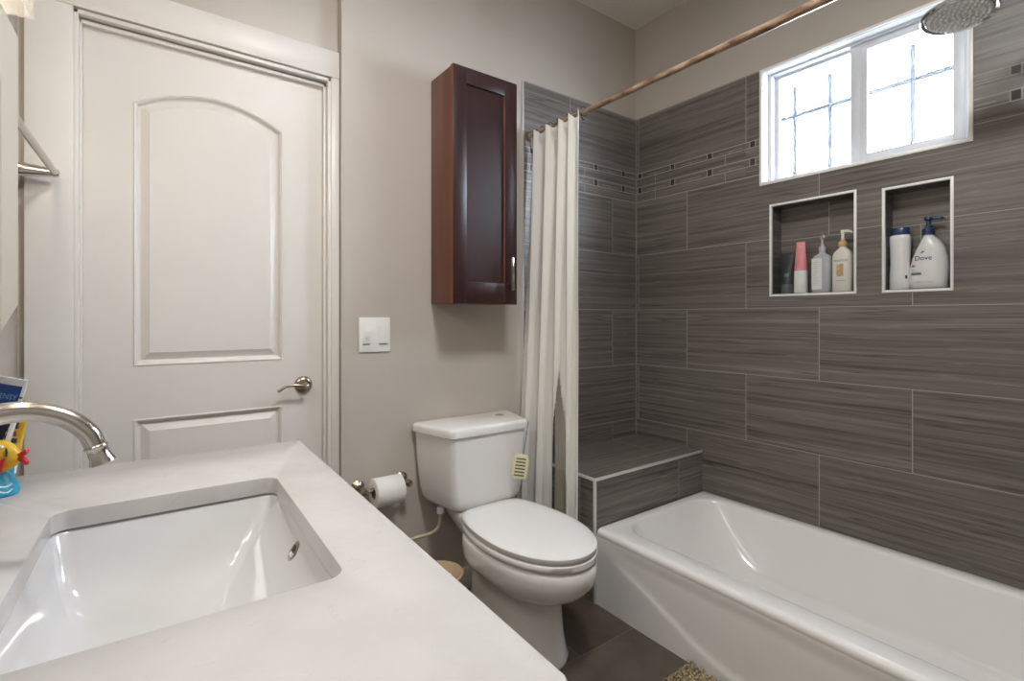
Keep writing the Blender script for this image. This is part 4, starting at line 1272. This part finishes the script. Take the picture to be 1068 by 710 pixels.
# cup that carries the tubes
bm = bmesh.new()
lathe(bm, [(0.020, 0.012), (0.023, 0.020), (0.025, 0.055), (0.023, 0.055), (0.021, 0.022), (0.0, 0.020)], 28, (-0.018, 0.032), 'z', True, False)
finish('cup', bm, M['seablue'], th_)

def tube_pack(name, label, m_body, loc, tilt, L, wtop, wbot):
    r = thing(name, label, 'toothpaste', loc, hr)
    r.rotation_euler = (0, radians(tilt), hr)
    bm = bmesh.new()
    loft(bm, [sell(0, 0, 0.020, wbot, 0.013, 2), sell(0, 0, 0.05, wbot * 1.1, 0.0135, 2), sell(0, 0, L * 0.6, wbot + (wtop - wbot) * 0.6, 0.008, 2), sell(0, 0, L - 0.012, wtop, 0.0022, 2.4), sell(0, 0, L, wtop, 0.0018, 2.6)])
    finish('tube_body', bm, m_body, r)
    bm = bmesh.new(); lathe(bm, [(0.0, 0.0), (0.009, 0.0), (0.010, 0.003), (0.0105, 0.020), (0.0, 0.0205)], 20, (0, 0), 'z', False, False)
    finish('cap', bm, M['white_plastic'], r)
    return r
Rm = Matrix.Rotation(hr, 4, 'Z')
def hl(x, y, z): return hp + (Rm @ Vector((x, y, z)))
t1 = tube_pack('toothpaste_tube', 'white toothpaste tube with a deep blue label leaning in the fish holder', M['white_plastic'], hl(-0.017, 0.026, 0.0225), 9.5, 0.176, 0.0315, 0.013)
Lt = 0.176
def t1_surf(x, z):
    q = (z - 0.05) / (Lt - 0.062)
    d_ = 0.0135 + (0.0022 - 0.0135) * max(0, min(1, q)); w_ = 0.0143 + (0.0315 - 0.0143) * max(0, min(1, q))
    return Vector((x, -d_ * math.sqrt(max(0.02, 1 - (x / w_) ** 2)) - 0.0008, z))
bm = bmesh.new()
def wide(z): return 0.0128 + (0.0262 - 0.0128) * max(0, (z - 0.05) / (Lt - 0.062))
def tpatch(name, z0, z1, m):
    bm = bmesh.new(); nx, nz_ = 8, 8
    Gp = [[bm.verts.new(t1_surf((-1 + 2 * i / nx) * wide(z0 + (z1 - z0) * j / nz_), z0 + (z1 - z0) * j / nz_)) for j in range(nz_ + 1)] for i in range(nx + 1)]
    for i in range(nx):
        for j in range(nz_): bm.faces.new((Gp[i][j], Gp[i + 1][j], Gp[i + 1][j + 1], Gp[i][j + 1]))
    return finish(name, bm, m, t1)
bm.free() if False else None
tpatch('label', 0.128, 0.164, M['tubeblue'])
tpatch('label', 0.040, 0.122, mat('dark_navy_print', (0.012, 0.014, 0.035), 0.35))
text_obj('label_text', 'SENSY', 0.0125, M['paleblueprint'], t1, lambda x, y: t1_surf(x + 0.004, 0.140 + y) + Vector((0, -0.0006, 0)))
bm = bmesh.new(); box(bm, 0.0262, 0.0298, -0.0052, -0.0030, 0.144, 0.1465); finish('eye_mark', bm, M['slot'], t1)
t2 = tube_pack('toothpaste_tube', 'yellow toothpaste tube behind the blue-labelled one in the fish holder', M['yellow'], hl(-0.008, 0.044, 0.0225), 5, 0.112, 0.024, 0.013)
bm = bmesh.new(); box(bm, 0.006, 0.020, -0.0135, -0.0115, 0.060, 0.068); box(bm, 0.008, 0.019, -0.0125, -0.0095, 0.085, 0.096)
finish('label_print', bm, M['navy'], t2)
bm = bmesh.new(); box(bm, 0.004, 0.018, -0.013, -0.0112, 0.072, 0.080)
finish('label_print', bm, mat('dark_red_print', (0.3, 0.06, 0.03), 0.5), t2)

# ------------------------------------------------------------------ mirror cabinet, vanity light, towel bar on the left wall
mc = vroot('mirror_cabinet', 'mirrored cabinet with clipped lower corners on the wall above the sink', 'mirror')
poly = [(-0.476, 1.203), (-0.34, 1.150), (0.34, 1.150), (0.476, 1.203), (0.476, 1.700), (-0.476, 1.700)]
bm = bmesh.new(); prism(bm, [(p[0] * 0.94, 1.44 + (p[1] - 1.44) * 0.94) for p in poly], 'x', XW + 0.0005, -0.505)
finish('body', bm, M['trim'], mc, smooth=False)
bm = bmesh.new(); prism(bm, poly, 'x', -0.5045, -0.497, 0.001)
finish('mirror_door', bm, M['mirror'], mc, smooth=False)
vl_ = vroot('vanity_light', 'bar light with square glass shades above the mirror', 'wall lamp')
bm = bmesh.new(); box(bm, XW + 0.0005, XW + 0.022, -0.42, 0.42, 1.93, 2.01, 0.004); finish('back_plate', bm, M['chrome'], vl_)
for yc in (-0.335, 0.0, 0.335):
    bm = bmesh.new(); tube(bm, catmull([(XW + 0.02, yc, 1.97), (XW + 0.07, yc, 1.975), (XW + 0.086, yc, 1.955), (XW + 0.086, yc, 1.930)], 6), 0.008, 12)
    lathe(bm, [(0.020, 1.905), (0.026, 1.91), (0.024, 1.928), (0.008, 1.934)], 20, (XW + 0.086, yc))
    finish('arm', bm, M['chrome'], vl_)
    bm = bmesh.new()
    hx_, t_ = 0.058, 0.004
    x0, x1 = XW + 0.086 - hx_, XW + 0.086 + hx_
    rings = [rrect(x0, x1, yc - hx_, yc + hx_, 0.008, 1.906, 3), rrect(x0, x1, yc - hx_, yc + hx_, 0.008, 1.712, 3), rrect(x0 - 0.002, x1 + 0.002, yc - hx_ - 0.002, yc + hx_ + 0.002, 0.009, 1.708, 3), rrect(x0 - 0.002, x1 + 0.002, yc - hx_ - 0.002, yc + hx_ + 0.002, 0.009, 1.703, 3), rrect(x0 + t_, x1 - t_, yc - hx_ + t_, yc + hx_ - t_, 0.005, 1.703, 3), rrect(x0 + t_, x1 - t_, yc - hx_ + t_, yc + hx_ - t_, 0.005, 1.902, 3)]
    loft(bm, rings, True, True)
    finish('glass_shade', bm, M['shade_glass'], vl_, angle=30)
    bm = bmesh.new(); bmesh.ops.create_uvsphere(bm, u_segments=20, v_segments=12, radius=0.026, matrix=Matrix.Translation((XW + 0.086, yc, 1.865)))
    lathe(bm, [(0.013, 1.885), (0.013, 1.90)], 16, (XW + 0.086, yc))
    finish('bulb', bm, M['bulb'], vl_)
    ld = bpy.data.lights.new('bulb_light', 'POINT'); ld.energy = VANITY_W; ld.color = (1.0, 0.85, 0.68); ld.shadow_soft_size = 0.035
    lo = bpy.data.objects.new('bulb_light', ld); COL.objects.link(lo); lo.parent = vl_; lo.location = (XW + 0.086, yc, 1.825)

tb = vroot('towel_bar', 'brushed nickel towel bar on the left wall near the door', 'towel bar')
for yy, nm in ((1.053, 'post'), (0.493, 'post')):
    bm = bmesh.new()
    lathe(bm, [(0.026, XW + 0.0005), (0.026, XW + 0.006), (0.023, XW + 0.010), (0.0195, XW + 0.018), (0.0175, XW + 0.030), (0.014, XW + 0.06), (0.0115, XW + 0.080), (0.0125, XW + 0.086), (0.0095, XW + 0.094), (0.0, XW + 0.097)], 24, (yy, 1.580), 'x')
    finish(nm, bm, M['chrome'], tb)
bm = bmesh.new(); lathe(bm, [(0.0085, 0.494), (0.0085, 1.052)], 16, (XW + 0.086, 1.580), 'y'); finish('bar', bm, M['chrome'], tb)

# ------------------------------------------------------------------ ceiling lamp
cl = thing('ceiling_lamp', 'round flush white ceiling lamp behind the camera', 'ceiling lamp', (0.70, 0.44, ZC))
bm = bmesh.new(); lathe(bm, [(0.20, -0.0005), (0.20, -0.03), (0.185, -0.034), (0.185, -0.02)], 48, (0, 0), 'z', True, True); finish('lamp_ring', bm, M['chrome'], cl)
bm = bmesh.new(); lathe(bm, [(0.184, -0.030), (0.18, -0.045), (0.15, -0.065), (0.10, -0.080), (0.05, -0.087), (0.0, -0.089)], 48, (0, 0), 'z', True, False); finish('diffuser', bm, M['diffuser'], cl)
ld = bpy.data.lights.new('ceiling_light', 'AREA'); ld.shape = 'DISK'; ld.size = 0.36; ld.energy = CEILING_W; ld.color = (1.0, 0.99, 0.975)
lo = bpy.data.objects.new('ceiling_light', ld); COL.objects.link(lo); lo.parent = cl; lo.location = (0, 0, -0.10)

# ------------------------------------------------------------------ bath mat
bt = thing('bath_mat', 'beige shaggy bath mat on the floor beside the tub', 'bath mat', (1.235, 0.66, 0))
MX, MY = 0.255, 0.36
bm = bmesh.new(); box(bm, -MX, MX, -MY, MY, 0.0005, 0.008, 0.003); finish('backing', bm, M['pile'], bt)
bm = bmesh.new()
random.seed(11)
st = 0.0125
x = -MX + 0.006
while x < MX - 0.002:
    y = -MY + 0.006
    while y < MY - 0.002:
        px, py = x + random.uniform(-.004, .004), y + random.uniform(-.004, .004)
        a = random.uniform(0, 2 * pi); L = random.uniform(0.012, 0.022); b2 = random.uniform(0.3, 1.0)
        p0 = Vector((px, py, 0.006)); p1 = p0 + Vector((cos(a) * L * 0.25 * b2, sin(a) * L * 0.25 * b2, L * 0.7)); p2 = p1 + Vector((cos(a) * L * 0.5 * b2, sin(a) * L * 0.5 * b2, L * 0.25))
        for p in (p1, p2):
            p.x = max(-MX, min(MX, p.x))
        tube(bm, [p0, p1, p2], [0.0032, 0.0042, 0.0030], 5)
        y += st
    x += st
pl = finish('pile', bm, M['pile'], bt); pl['kind'] = 'stuff'
